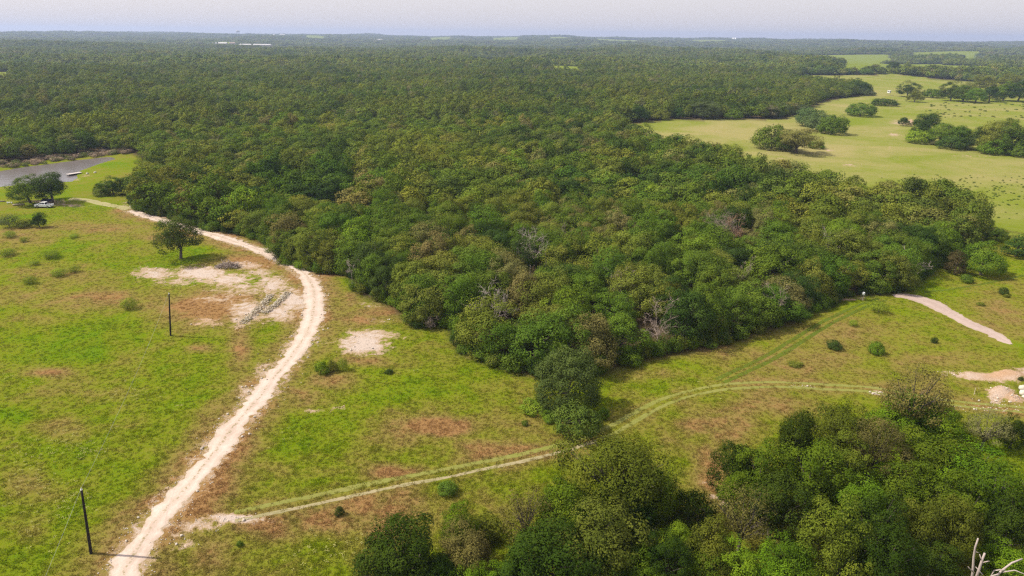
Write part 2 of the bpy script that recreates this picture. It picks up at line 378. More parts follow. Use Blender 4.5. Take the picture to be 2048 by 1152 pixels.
def road_mat(name, c1, c2, mid, mid_amt, rut=None):
    m, nt, out = new_mat(name); b = N(nt, 'ShaderNodeBsdfPrincipled')
    pos = N(nt, 'ShaderNodeNewGeometry').outputs['Position']
    u = N(nt, 'ShaderNodeAttribute', attribute_name='across').outputs['Fac']
    n1 = noise(nt, pos, .35, 4, .6); n2 = noise(nt, pos, 2.2, 5, .7); n3 = noise(nt, pos, 9, 3, .6)
    c = mixc(nt, sstep(nt, math_n(nt, 'MULTIPLY_ADD', n1, .6, math_n(nt, 'MULTIPLY', n2, .5)), .3, .8), c1, c2)
    au = math_n(nt, 'ABSOLUTE', u)
    # crown of the road between the wheel paths and the loose edges: darker, weedy spots
    cen = math_n(nt, 'MULTIPLY', sstep(nt, au, .26, .04), sstep(nt, n2, .47, .60))
    edg = math_n(nt, 'MULTIPLY', sstep(nt, au, .72, 1.0), sstep(nt, n2, .42, .60))
    c = mixc(nt, math_n(nt, 'MULTIPLY', cen, mid_amt), c, mid)
    c = mixc(nt, math_n(nt, 'MULTIPLY', edg, .8), c, mid)
    c = mixc(nt, math_n(nt, 'MULTIPLY', math_n(nt, 'MULTIPLY', sstep(nt, au, .3, .45), sstep(nt, au, .68, .52)), .22), c, [min(1, x * 1.12) for x in c2])
    nt.links.new(c, b.inputs['Base Color']); b.inputs['Roughness'].default_value = .95; b.inputs['Specular IOR Level'].default_value = .1
    bp = N(nt, 'ShaderNodeBump'); bp.inputs['Strength'].default_value = .6; bp.inputs['Distance'].default_value = .06
    nt.links.new(math_n(nt, 'ADD', n3, n2), bp.inputs['Height']); nt.links.new(bp.outputs[0], b.inputs['Normal'])
    nt.links.new(b.outputs[0], out.inputs[0]); return m
ROADM = road_mat('caliche', (.40, .305, .235), (.565, .46, .395), (.24, .19, .10), .95)
STRIPM = road_mat('pink_caliche', (.31, .23, .19), (.42, .33, .285), (.30, .24, .12), .0)
RUTM = road_mat('worn_turf', (.165, .180, .030), (.210, .200, .058), (.15, .18, .03), .3)
RUTW = road_mat('worn_caliche', (.20, .185, .07), (.36, .29, .19), (.20, .20, .05), .5)
RUTD = road_mat('crushed_turf', (.065, .098, .006), (.10, .125, .012), (.13, .16, .02), .3)
LANEM = road_mat('sandy_turf', (.25, .24, .09), (.34, .29, .16), (.2, .23, .03), .5)

# ------------------------------------------------------------------ ground sheet
def build_ground():
    az = np.concatenate([np.linspace(-np.pi, R(-47), 24, endpoint=False), np.linspace(R(-47), R(47), 372, endpoint=False), np.linspace(R(47), np.pi, 24, endpoint=False)])
    rr = [1.0, 12.0, 30.0, 44.0]
    r = 50.0
    while r < 430: rr.append(r); r *= 1.0072
    while r < 14500: rr.append(r); r *= 1.035
    rr.append(14500.0); rr = np.array(rr)
    A, RR = np.meshgrid(az, rr); X = (RR * np.sin(A)).ravel(); Y = (RR * np.cos(A)).ravel()
    Z = height(X, Y); n, m = len(rr), len(az)
    i = np.arange(n - 1)[:, None]; j = np.arange(m)[None, :]; jn = (j + 1) % m
    F = np.stack([i * m + j, i * m + jn, (i + 1) * m + jn, (i + 1) * m + j], -1).reshape(-1, 4)[:, ::-1]
    k = np.hypot(X, Y) < 700
    bare = np.zeros(len(X)); red = bare.copy(); dry = bare.copy()
    bare[k], red[k], dry[k] = fields(X[k], Y[k])
    po = inside(PAST, X, Y); d, _ = seg_dist(PAST, X, Y)
    past = np.where(po, 1.0, smooth(14, 0, d) * (Y > 190))
    op = inside(OPEN, X, Y); d, _ = seg_dist(OPEN, X, Y)
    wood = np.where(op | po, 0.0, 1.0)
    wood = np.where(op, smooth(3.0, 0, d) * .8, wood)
    r = np.hypot(X, Y)
    far = smooth(1500, 3500, r)
    for c in CLEAR:
        ins = inside(c, X, Y); past = np.where(ins, 1.0, past); wood = np.where(ins, 0, wood); far = np.where(ins, 0, far); dry = np.where(ins, -.7, dry)
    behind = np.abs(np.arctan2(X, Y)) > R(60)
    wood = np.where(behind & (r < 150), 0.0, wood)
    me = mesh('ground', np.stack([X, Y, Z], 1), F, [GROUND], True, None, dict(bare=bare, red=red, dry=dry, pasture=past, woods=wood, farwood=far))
    set_props(obj('ground', me), 'rolling meadow and woodland ground of green and dry grass with bare patches', kind='structure')
    return float(Z.min())
def fields(X, Y):
    bare = blob_field(BARE, X, Y); red = blob_field(RED, X, Y)
    dry = blob_field(DRY, X, Y) * 1.0 - blob_field(LUSH, X, Y) * .62
    d, _ = seg_dist(ROAD, X, Y, False)
    bare = np.maximum(bare, .40 * smooth(4.6, 1.6, d)); dry = np.maximum(dry, .40 * smooth(9, 2.5, d))
    d, _ = seg_dist(TRACK, X, Y, False)
    dry = dry + .15 * smooth(4, 1.5, d)
    return bare, red, dry
ZMIN = build_ground()

# ------------------------------------------------------------------ road, tracks (ribbons lying on the ground)
def ribbon(name, C, half, mat, label, lift=.035, ragged=.28, seed=1, ncross=9):
    """C: polyline (x,y); half: half width in metres, one number or one per point"""
    g = np.random.default_rng(seed)
    T = np.gradient(C[:, :2], axis=0); T /= np.linalg.norm(T, axis=1)[:, None]; Nn = np.stack([T[:, 1], -T[:, 0]], 1)
    half = np.broadcast_to(half, (len(C),)).astype(float)
    def rough():
        e = g.normal(0, 1, len(C)); e2 = np.convolve(g.normal(0, 1, len(C) + 8), np.ones(9) / 3.0, 'valid')
        return ragged * (.45 * e + .6 * e2)
    L = half + rough() * np.minimum(1, half); Rr = half + rough() * np.minimum(1, half)
    u = np.linspace(-1, 1, ncross); V = []; AC = []
    for k in u:
        w = np.where(k < 0, L, Rr) * k
        p = C[:, :2] + Nn * w[:, None]; V.append(p); AC.append(np.full(len(C), k))
    P = np.stack(V, 1).reshape(-1, 2); ac = np.stack(AC, 1).ravel()
    z = height(P[:, 0], P[:, 1]) + lift * (1 - 1.25 * np.abs(ac) ** 6) + .018 * np.cos(ac * 2 * np.pi * 1.0)
    n = len(C); i = np.arange(n - 1)[:, None]; j = np.arange(ncross - 1)[None, :]
    F = np.stack([i * ncross + j, i * ncross + j + 1, (i + 1) * ncross + j + 1, (i + 1) * ncross + j], -1).reshape(-1, 4)
    v1 = np.cross(np.append(P[F[0, 1]] - P[F[0, 0]], 0), np.append(P[F[0, 2]] - P[F[0, 0]], 0))[2]
    if v1 < 0: F = F[:, ::-1]
    me = mesh(name, np.column_stack([P, z]), F, [mat], True, None, dict(across=ac))
    return set_props(obj(name, me), label, kind='structure')
lr = np.array([math.hypot(*p) for p in ROAD])
wd = 1.62 + .25 * np.exp(-((ROAD[:, 1] - at(625, 615)[1]) / 12.0) ** 2)
ribbon('dirt_road', ROAD, wd, ROADM, 'pale caliche dirt road curving from the lower left round to the pond', .05, .5, 3)
def offset(C, d):
    T = np.gradient(C[:, :2], axis=0); T /= np.linalg.norm(T, axis=1)[:, None]
    return C[:, :2] + np.stack([T[:, 1], -T[:, 0]], 1) * d
nW = int(len(TRACK) * .36)
ribbon('wheel_track', offset(TRACK, -.85), .44, RUTM, 'upper worn wheel rut of the grassy field track', .03, .22, 5, 5)
ribbon('wheel_track', offset(TRACK, .85)[:nW], .34, RUTW, 'lower pale wheel rut of the grassy field track near the road', .03, .26, 6, 5)
ribbon('wheel_track', offset(TRACK, .85)[nW:], .44, RUTM, 'lower greenish wheel rut of the field track past the dark round tree', .03, .22, 7, 5)
ribbon('wheel_track', offset(FAINT, -.81), .46, RUTD, 'faint rut climbing towards the wood corner, nearer the wood', .03, .14, 8, 5)
ribbon('wheel_track', offset(FAINT, .8), .46, RUTD, 'faint rut climbing towards the wood corner, farther from the wood', .03, .14, 9, 5)
ribbon('wheel_track', offset(SPUR, .0), .42, RUTD, 'faint dark rut leading right from the dirt strip', .03, .14, 10, 5)
ribbon('path', LANE, 1.7, LANEM, 'worn sandy lane from the road end to the parked pickup', .05, .3, 11, 7)
st = catmull([(*at(a, b), w) for a, b, w in STRIP_PX], .5)
ribbon('dirt_strip', st[:, :2], st[:, 2] * .44, STRIPM, 'pinkish bare dirt strip running downhill from the wood corner', .05, .35, 12, 11)

# ------------------------------------------------------------------ pond
WATER_Z = -.50
def water_mat():
    m, nt, out = new_mat('pond_water'); b = N(nt, 'ShaderNodeBsdfPrincipled')
    pos = N(nt, 'ShaderNodeNewGeometry').outputs['Position']
    b.inputs['Base Color'].default_value = (.15, .13, .125, 1); b.inputs['Roughness'].default_value = .16; b.inputs['IOR'].default_value = 1.33
    mp = N(nt, 'ShaderNodeMapping'); nt.links.new(pos, mp.inputs[0]); mp.inputs['Scale'].default_value = (.5, 1.5, 1)
    bp = N(nt, 'ShaderNodeBump'); bp.inputs['Strength'].default_value = .45; bp.inputs['Distance'].default_value = .16
    nt.links.new(noise(nt, mp.outputs[0], .7, 3, .5), bp.inputs['Height']); nt.links.new(bp.outputs[0], b.inputs['Normal'])
    nt.links.new(b.outputs[0], out.inputs[0]); return m
pc = POND.mean(0)
PV = [(*(p + (p - pc) / np.linalg.norm(p - pc) * 1.0), WATER_Z) for p in POND]
set_props(obj('pond_water', mesh('pond_water', PV, [tuple(range(len(PV)))], [water_mat()])), 'still brownish grey pond water', kind='structure')

# ------------------------------------------------------------------ foliage builders
def leaf_quads(g, C, nrm, size, asp=.75):
    n = len(C); t = g.normal(0, 1, (n, 3)); t -= (t * nrm).sum(1)[:, None] * nrm; t /= np.linalg.norm(t, axis=1)[:, None] + 1e-9
    b = np.cross(nrm, t); s = size * (g.uniform(.5, 1.2, n) + .4 * (g.random(n) < .12))[:, None] * .5; w = s * asp * g.uniform(.7, 1.2, (n, 1))
    fold = nrm * s * g.uniform(-.35, .35, (n, 1))
    V = np.stack([C - t * s - fold, C + b * w, C + t * s - fold, C - b * w], 1).reshape(-1, 3)
    return V, np.arange(n * 4).reshape(n, 4)
def crown_mesh(name, seed, W=9., H=10., base=.2, ncl=46, lpc=230, leaf=.28, rc=(.13, .23), flat=.8, mat=None, belly=.42, spread=1.0, gap=0.0, cone=0.0, ridge=.18, upn=.18, skirt=0.0, nlobe=9, nrand=.22, vr=.07):
    """a crown of lobes, each lobe of leaf clumps, each clump of small leaf faces"""
    g = np.random.default_rng(seed)
    a = W / 2; z0 = base * H; zc = z0 + (H - z0) * belly; up = H - zc; dn = zc - z0
    k = np.arange(nlobe); lu = -.55 + 1.5 * ((k + .5) / nlobe) ** .9; lp = k * 2.399963 + g.uniform(0, 1.0, nlobe); ls = np.sqrt(1 - np.clip(lu, -.95, .95) ** 2)
    LD = np.stack([ls * np.cos(lp), ls * np.sin(lp), lu], 1); LS = g.uniform(1 - ridge * 1.3, 1 + ridge * .7, nlobe)
    k = np.arange(ncl); u = -0.85 + 1.83 * ((k + .5) / ncl) ** .9; ph = k * 2.399963 + g.uniform(0, .9, ncl)
    u = np.clip(u + g.normal(0, .07, ncl), -.95, .99); s = np.sqrt(1 - u * u)
    D = np.stack([s * np.cos(ph), s * np.sin(ph), u], 1)
    dots = D @ LD.T; near = dots.argmax(1); cosn = dots.max(1)
    # lobes swell at their middle and fall back in the valleys between them
    lump = LS[near] * (1 - ridge * 1.5 * (1 - np.clip((cosn - .45) / .5, 0, 1)))
    rad = g.uniform(.78, 1.0, ncl) * lump
    inner = g.random(ncl) < .12; rad = np.where(inner, rad * g.uniform(.35, .65, ncl), rad)
    if skirt: rad = np.where(u < -.15, np.maximum(rad, .8), rad)
    r = W * g.uniform(*rc, ncl)
    vert = np.where(u > 0, up, dn)
    hx = np.maximum(a - r * .8, a * .3); hv = np.maximum(vert - r * .75 * flat, vert * .25)
    sk = np.where(u < 0, 1 + skirt * (1 / np.maximum(s, .35) - 1), 1.0)
    C = D * rad[:, None]; C[:, 0] *= hx * sk; C[:, 1] *= hx * sk; C[:, 2] *= hv
    if cone: C[:, :2] *= (1 - cone * np.clip(C[:, 2:3] / up, -1, 1))
    C[:, 2] += zc; C[:, 2] = np.maximum(C[:, 2], z0 * .6 + r * .4)
    lobe_c = LD * np.array([a, a, up]) * .42 + np.array([0, 0, zc])
    cv = g.uniform(.84, 1.16, ncl) * g.uniform(.9, 1.1, nlobe)[near]
    n = ncl * lpc; ci = np.repeat(np.arange(ncl), lpc)
    d = g.normal(0, 1, (n, 3)); d /= np.linalg.norm(d, axis=1)[:, None]
    outw = C - lobe_c[near] * .6 - np.array([0, 0, zc]) * .4; outw /= np.linalg.norm(outw, axis=1)[:, None] + 1e-6
    keep = (d * outw[ci]).sum(1) > g.uniform(-.8, .15, n)
    if gap: keep &= (np.sin(d[:, 0] * 5 + ci) * np.sin(d[:, 1] * 5 + ci * 2) > -1 + gap)
    d, ci = d[keep], ci[keep]; n = len(d)
    rr = r[ci] * g.uniform(.5, 1.06, n) ** .5 * np.where(g.random(n) < .1, g.uniform(1.1, 1.5, n), 1.0) * spread * (1 + .2 * np.sin(d[:, 0] * 6 + ci) * np.sin(d[:, 1] * 6 + ci * 1.7))
    P = C[ci] + d * rr[:, None] * np.array([1, 1, flat])
    P[:, 2] = np.maximum(P[:, 2], .12)
    nr = d * .8 + outw[ci] * .35 + np.array([0, 0, upn]) + g.normal(0, nrand, (n, 3)); nr /= np.linalg.norm(nr, axis=1)[:, None]
    V, F = leaf_quads(g, P, nr, leaf)
    vary = cv[ci] * g.uniform(1 - vr, 1 + vr, n)
    return mesh(name, V, F, [mat or LEAF], False, vary), C
def trunk_mesh(name, seed, C, H=10., split=.24, r0_=.26, nl=9, mat=None, lean=.4, twig=0):
    g = random.Random(seed); b = MB()
    top = Vector((g.uniform(-lean, lean), g.uniform(-lean, lean), H * split))
    b.tube([(0, 0, -.3), (0, 0, .15), (top.x * .5, top.y * .5 + .05, top.z * .55), top], [r0_ * 1.5, r0_ * 1.1, r0_ * .92, r0_ * .8], 7)
    idx = list(range(len(C))); g.shuffle(idx)
    for i in idx[:nl]:
        c = Vector(C[i]); m = top.lerp(c, .5) + Vector((g.uniform(-.3, .3), g.uniform(-.3, .3), g.uniform(-.1, .5)))
        r = r0_ * g.uniform(.35, .6)
        b.tube([top - Vector((0, 0, .25)), top.lerp(m, .5), m, c], [r, r * .8, r * .55, r * .18], 5, False)
        for _ in range(twig):
            e = c + Vector((g.uniform(-1, 1), g.uniform(-1, 1), g.uniform(-.2, 1)))
            b.tube([m, m.lerp(e, .6) + Vector((0, 0, .15)), e], [r * .35, r * .2, .012], 4, False)
    return b.me(name, mat or BARK, True)
KIND = {}
def kind(key, n, seed, trunk=True, tk=None, **kw):
    L = []
    for i in range(n):
        cm, C = crown_mesh('crown', seed + i, **kw)
        tm = trunk_mesh('trunk', seed + i, C, kw.get('H', 10.), **(tk or {})) if trunk else None
        L.append((cm, tm, kw.get('W', 9.), kw.get('H', 10.)))
    KIND[key] = L
kind('oak', 6, 100, base=.14, ncl=74, lpc=300, leaf=.21, rc=(.075, .15), ridge=.42, nlobe=7)
kind('edge', 6, 200, base=.02, ncl=88, lpc=280, leaf=.21, rc=(.075, .15), belly=.42, ridge=.40, skirt=.8, nlobe=8)
kind('open', 3, 300, base=.24, ncl=84, lpc=330, leaf=.17, rc=(.08, .14), spread=1.05, gap=.12, tk=dict(nl=14, twig=1, split=.3), ridge=.34, nlobe=10)
kind('sparse', 2, 340, base=.2, ncl=50, lpc=150, leaf=.21, rc=(.08, .15), spread=1.15, gap=.25, tk=dict(nl=18, twig=2, split=.25), ridge=.34, nlobe=9)
kind('round', 2, 400, W=10., H=10., base=.01, ncl=170, lpc=200, leaf=.21, rc=(.07, .115), belly=.34, ridge=.07, upn=.2, skirt=.9, nlobe=20, tk=dict(nl=6))
kind('cedar', 2, 440, W=5., H=8., base=.02, ncl=70, lpc=150, leaf=.2, rc=(.10, .18), belly=.3, cone=.5, ridge=.1, skirt=.6, tk=dict(nl=3, split=.5, r0_=.16))
kind('bush', 4, 500, W=4., H=3., base=.0, ncl=40, lpc=150, leaf=.17, rc=(.11, .2), belly=.4, ridge=.28, skirt=.7, nlobe=7, tk=dict(nl=8, split=.1, r0_=.06))
kind('feather', 3, 540, W=4., H=3., base=.02, ncl=36, lpc=130, leaf=.14, rc=(.12, .24), spread=1.15, gap=.2, ridge=.35, tk=dict(nl=9, split=.12, r0_=.05, twig=1))
kind('wide', 3, 580, W=10., H=6., base=.0, ncl=80, lpc=120, leaf=.32, rc=(.07, .13), belly=.38, ridge=.2, skirt=.8, nlobe=12)
TONE = dict(green=(.098, .152, .018), olive=(.148, .172, .026), dark=(.050, .084, .016), brown=(.178, .165, .050), bright=(.128, .196, .018), lime=(.19, .25, .022), grey=(.21, .205, .11), blue=(.095, .135, .045), bare=(.20, .17, .13))
def tone(t, g=rnd, a=.14):
    c = TONE[t]; k = 1 + g.uniform(-a, a)
    return tuple(x * k * (1 + g.uniform(-.07, .07)) for x in c)
def plant(key, x, y, w, h, t, label, name='oak_tree', cat='tree', group=None, rz=None, i=None, sink=.05, colr=None):
    L = KIND[key]; cm, tm, W, H = L[rnd.randrange(len(L)) if i is None else i % len(L)]
    e = thing(name, label, cat, (x, y, hz(x, y) - sink), rnd.uniform(0, 6.28) if rz is None else rz, group, (w / W / .93, w / W / .93 * rnd.uniform(.92, 1.08), h / H))
    shrub = cat in ('shrub', 'bush')
    c = obj('foliage' if shrub else 'crown', cm, e, col=colr or tone(t))
    if tm: obj('stem' if shrub else 'trunk', tm, e)
    return e
def by_top(key, px, py, h, wpx, t, label, **kw):
    x, y = at(px, py, h); w = wpx * depth_of(x, y, h) / FPX
    return plant(key, x, y, w, h, t, label, **kw)
def by_base(key, px, py, top, wpx, t, label, **kw):
    x, y = at(px, py); d = ray(px, top); k = y / d.y; h = max(.3, CAMH + d.z * k) * 1.02
    w = wpx * depth_of(x, y, h * .5) / FPX
    return plant(key, x, y, w, h, t, label, **kw)

# ------------------------------------------------------------------ the wood: nearest trees one by one, the rest as a mass
def jitter_points(rmin, rmax, sp, amax=R(46), jit=.42):
    ny = int((rmax) / (sp * .866)) + 2; nx = int(2 * rmax * math.sin(amax) / sp) + 4
    j, i = np.meshgrid(np.arange(ny), np.arange(nx), indexing='ij')
    X = (i - nx / 2 + .5 * (j % 2)) * sp; Y = j * sp * .866
    X = X + NP.uniform(-jit, jit, X.shape) * sp; Y = Y + NP.uniform(-jit, jit, Y.shape) * sp
    X, Y = X.ravel(), Y.ravel(); r = np.hypot(X, Y); a = np.abs(np.arctan2(X, Y))
    k = (r >= rmin) & (r < rmax) & (a < amax)
    return X[k], Y[k]
def wooded(X, Y, margin=2.0):
    k = ~inside(OPEN, X, Y) & ~inside(PAST, X, Y) & (np.hypot(X, Y) > 70)
    for c in CLEAR: k &= ~inside(c, X, Y)
    n = np.nonzero(k)[0]; X2, Y2 = X[n], Y[n]
    d1, _ = seg_dist(OPEN, X2, Y2); d2, _ = seg_dist(PAST, X2, Y2)
    n = n[(d1 > margin) & (d2 > margin)]
    return n
X, Y = jitter_points(80, 430, 7.7)
n = wooded(X, Y, 2.6); X, Y = X[n], Y[n]
r = np.hypot(X, Y); inview = np.abs(np.arctan2(X, Y)) < R(38.5)
keep = NP.random(len(X)) > .05; X, Y, r, inview = X[keep], Y[keep], r[keep], inview[keep]
ed_ = catmull([tuple(p) for p in OPEN[4:len(OPEN_PX)]], .5)
ex_, ey_, last = [], [], None
for p in ed_:
    if last is None or math.hypot(p[0] - last[0], p[1] - last[1]) > 6.2 * rnd.uniform(.85, 1.25):
        last = p; best = None
        for a in np.linspace(0, 6.28, 24, endpoint=False):
            q = (p[0] + 3.4 * math.cos(a), p[1] + 3.4 * math.sin(a)); dq = seg_dist(OPEN, np.array([q[0]]), np.array([q[1]]))[0][0]
            if not inside(OPEN, np.array([q[0]]), np.array([q[1]]))[0] and (best is None or dq > best[0]): best = (dq, q)
        if best and best[0] > 2.4: ex_.append(best[1][0]); ey_.append(best[1][1])
ex_, ey_ = np.array(ex_), np.array(ey_)
dmin = np.array([np.hypot(ex_ - a, ey_ - b).min() for a, b in zip(X, Y)]) if len(ex_) else np.full(len(X), 99.)
kk = dmin > 5.4; X, Y = np.concatenate([X[kk], ex_]), np.concatenate([Y[kk], ey_]); r = np.hypot(X, Y); inview = np.abs(np.arctan2(X, Y)) < R(38.5)
order = np.argsort(r + np.where(inview, 0, 1e5)); NI = 230
near_i, rest_i = order[:NI], order[NI:]
WOOD_TONES = ['green'] * 19 + ['olive'] * 14 + ['dark'] * 5 + ['brown'] * 3 + ['bright'] * 1
ORD = 'first second third fourth fifth sixth seventh eighth ninth tenth eleventh twelfth thirteenth fourteenth fifteenth sixteenth seventeenth eighteenth nineteenth twentieth'.split()
ORD += ['twenty-' + o for o in ORD[:9]] + ['thirtieth'] + ['thirty-' + o for o in ORD[:9]] + ['fortieth'] + ['forty-' + o for o in ORD[:9]]
WORDS = dict(green='mid green', olive='olive green', dark='dark green', brown='brown-tinged', bright='bright green', lime='yellow-green', grey='greyish')
edge_line = OPEN[:len(OPEN_PX)]
dE, aE = seg_dist(edge_line, X[near_i], Y[near_i], False)
corner_a = seg_dist(edge_line, *[np.array([v]) for v in at(1075, 752)], False)[1][0]
bend_a = seg_dist(edge_line, *[np.array([v]) for v in at(705, 552)], False)[1][0]
sort_e = sorted(range(NI), key=lambda q: aE[q]); cnt = {}
lab = {}
DEADPOS = dict(rust=at(1450, 420, 13.), pale=at(1655, 436, 12.5), grey=at(985, 556, 12.), tan=at(1322, 592, 11.), ash=at(1062, 452, 13.))
DEADN = dict(rust='the rust-tinged dead tree', pale='the pale gnarled dead tree', grey='the grey sprawling dead tree', tan='the tan dead tree', ash='the ash-grey dead tree')
SIDE = {}
for q in range(NI):
    if dE[q] >= 7.5:
        x, y = X[near_i[q]], Y[near_i[q]]
        dn = min(DEADPOS, key=lambda k: math.hypot(DEADPOS[k][0] - x, DEADPOS[k][1] - y)); dx, dy = x - DEADPOS[dn][0], y - DEADPOS[dn][1]
        side = 'behind' if dy > abs(dx) else 'in front of' if -dy > abs(dx) else ('right of' if dx > 0 else 'left of')
        SIDE.setdefault((dn, side), []).append((math.hypot(dx, dy), q))
INNER = {}
for (dn, side), L_ in SIDE.items():
    for k_, (_, q) in enumerate(sorted(L_)): INNER[q] = f'oak inside the wood, {ORD[k_]} nearest {side} {DEADN[dn]}'
for q in sort_e:
    t = WOOD_TONES[rnd.randrange(len(WOOD_TONES))]
    if dE[q] < 7.5:
        z_ = 'beside the dirt road, %s counted from the pond' if aE[q] < bend_a else ('facing the round bare patch, %s counted from the road' if aE[q] < corner_a else 'facing the grassy track, %s counted from the dome tree')
        cnt[z_] = cnt.get(z_, 0) + 1
        lab[q] = (t, f'{WORDS[t]} wood-edge oak ' + z_ % ORD[cnt[z_] - 1], True)
    else:
        lab[q] = (t, f'{WORDS[t]} ' + INNER[q], False)
for q in range(NI):
    t, lb, edge = lab[q]; x, y = X[near_i[q]], Y[near_i[q]]
    if any(math.hypot(x - p[0], y - p[1]) < 3.7 for p in DEADPOS.values()): continue
    h = rnd.uniform(8.4, 13.2) * (.92 if edge else 1); w = rnd.uniform(8.6, 13.0)
    plant('edge' if edge or rnd.random() < .25 else 'oak', x, y, w, h, t, lb, group='oaks of the dense wood')

def scatter(name, label, src, pts, scl, tones, mat=None, pick=None, extra=None, parent=None):
    """one mass object: a point mesh whose points carry instances of the source meshes"""
    c = bpy.data.collections.new(name + '_sources')
    for i, me in enumerate(src):
        c.objects.link(bpy.data.objects.new('%s_source_%02d' % (name, i), me))
    me = bpy.data.meshes.new(name); n = len(pts)
    me.vertices.add(n); me.vertices.foreach_set('co', np.asarray(pts, np.float32).ravel())
    a = me.attributes.new('scl', 'FLOAT_VECTOR', 'POINT'); a.data.foreach_set('vector', np.asarray(scl, np.float32).ravel())
    rot = np.zeros((n, 3), np.float32); rot[:, 2] = NP.uniform(0, 6.28, n)
    a = me.attributes.new('rot', 'FLOAT_VECTOR', 'POINT'); a.data.foreach_set('vector', rot.ravel())
    a = me.attributes.new('pick', 'INT', 'POINT'); a.data.foreach_set('value', (NP.integers(0, len(src), n) if pick is None else pick).astype(np.int32))
    if tones is not None:
        a = me.attributes.new('tone', 'FLOAT_COLOR', 'POINT'); a.data.foreach_set('color', np.column_stack([tones, np.ones(n)]).astype(np.float32).ravel())
    for k, v in (extra or {}).items():
        a = me.attributes.new(k, 'FLOAT', 'POINT'); a.data.foreach_set('value', np.asarray(v, np.float32))
    ng = bpy.data.node_groups.new(name, 'GeometryNodeTree')
    ng.interface.new_socket('Geometry', in_out='INPUT', socket_type='NodeSocketGeometry'); ng.interface.new_socket('Geometry', in_out='OUTPUT', socket_type='NodeSocketGeometry')
    gi = ng.nodes.new('NodeGroupInput'); go = ng.nodes.new('NodeGroupOutput'); ip = ng.nodes.new('GeometryNodeInstanceOnPoints'); ci = ng.nodes.new('GeometryNodeCollectionInfo')
    ci.inputs['Collection'].default_value = c; ci.inputs['Separate Children'].default_value = True; ci.inputs['Reset Children'].default_value = True
    ip.inputs['Pick Instance'].default_value = True
    def na(nm, dt):
        x = ng.nodes.new('GeometryNodeInputNamedAttribute'); x.data_type = dt; x.inputs['Name'].default_value = nm; return x.outputs['Attribute']
    ng.links.new(gi.outputs[0], ip.inputs['Points']); ng.links.new(ci.outputs[0], ip.inputs['Instance'])
    ng.links.new(na('pick', 'INT'), ip.inputs['Instance Index']); ng.links.new(na('rot', 'FLOAT_VECTOR'), ip.inputs['Rotation']); ng.links.new(na('scl', 'FLOAT_VECTOR'), ip.inputs['Scale'])
    ng.links.new(ip.outputs[0], go.inputs[0])
    o = obj(name, me, parent); o.modifiers.new('scatter', 'NODES').node_group = ng
    return set_props(o, label, kind='stuff')
def tone_array(n, names, a=.16):
    T = np.array([TONE[t] for t in names]); c = T[NP.integers(0, len(names), n)]
    return c * NP.uniform(1 - a, 1 + a, (n, 1)) * NP.uniform(.94, 1.06, (n, 3))
MID = [crown_mesh('wood_crown', 700 + i, base=.06, ncl=54, lpc=84, leaf=.42, rc=(.09, .17), ridge=.40, nlobe=7, skirt=.4, mat=LEAFI)[0] for i in range(6)]
LOW = [crown_mesh('far_crown', 740 + i, base=.05, nrand=.16, vr=.06, ncl=42, lpc=46, leaf=.66, rc=(.11, .20), ridge=.38, nlobe=6, skirt=.6, mat=LEAFI)[0] for i in range(6)]
TINY = [crown_mesh('farthest_crown', 780 + i, base=.02, skirt=.8, nrand=.14, vr=.05, ncl=16, lpc=26, leaf=1.5, rc=(.2, .32), mat=LEAFI)[0] for i in range(4)]
src = MID + LOW + TINY
P, SC, TN, PK = [], [], [], []
def add_band(X, Y, wr, hr, lo, n_src, names=WOOD_TONES + ['bare']):
    z = height(X, Y); n = len(X)
    big = .5 + .5 * sines('canopy', X, Y, 60)
    w = NP.uniform(*wr, n) / 9. / .93; h = NP.uniform(*hr, n) / 10. * (.88 + .22 * big)
    t = tone_array(n, names, .16 if lo == 0 else .08)
    if lo: t = t * .6 + t.mean(0) * .4
    ol = (.5 + .5 * sines('tonepatch', X, Y, 130))[:, None]
    t = t * (1 - .4 * ol) + np.array(TONE['olive']) * .4 * ol; t = t * (.74 + .52 * vnoise(X, Y, 90, 8))[:, None]
    pt = vnoise(X, Y, 42, 12)[:, None]; t = np.where(pt > .62, t * np.array([.68, .78, .85]), t); t = np.where(pt < .36, t * np.array([1.2, 1.12, 1.0]), t)
    h = h * (.72 + .56 * vnoise(X, Y, 30, 9))
    P.append(np.column_stack([X, Y, z - .1])); SC.append(np.column_stack([w, w, h])); TN.append(t); PK.append(NP.integers(0, n_src, n) + lo)
add_band(X[rest_i], Y[rest_i], (8.4, 13.4), (8.0, 13.4), 0, 6, WOOD_TONES)
for rmin, rmax, sp, wr, hr, lo, ns in ((430, 1250, 7.9, (8.2, 13.5), (8, 13.6), 6, 6), (1250, 3300, 10.5, (11, 17), (9, 15), 12, 4), (3300, 9200, 30, (30, 46), (10, 17), 12, 4)):
    xx, yy = jitter_points(rmin, rmax, sp)
    nn = wooded(xx, yy, 2.0); xx, yy = xx[nn], yy[nn]; kk = NP.random(len(xx)) > .06 + .30 * (vnoise(xx, yy, 55, 21) > .66); xx, yy = xx[kk], yy[kk]
    add_band(xx, yy, wr, hr, lo, ns)
scatter('woods', 'unbroken green oak woods stretching away to the hazy horizon', src, np.concatenate(P), np.concatenate(SC), np.concatenate(TN), pick=np.concatenate(PK))

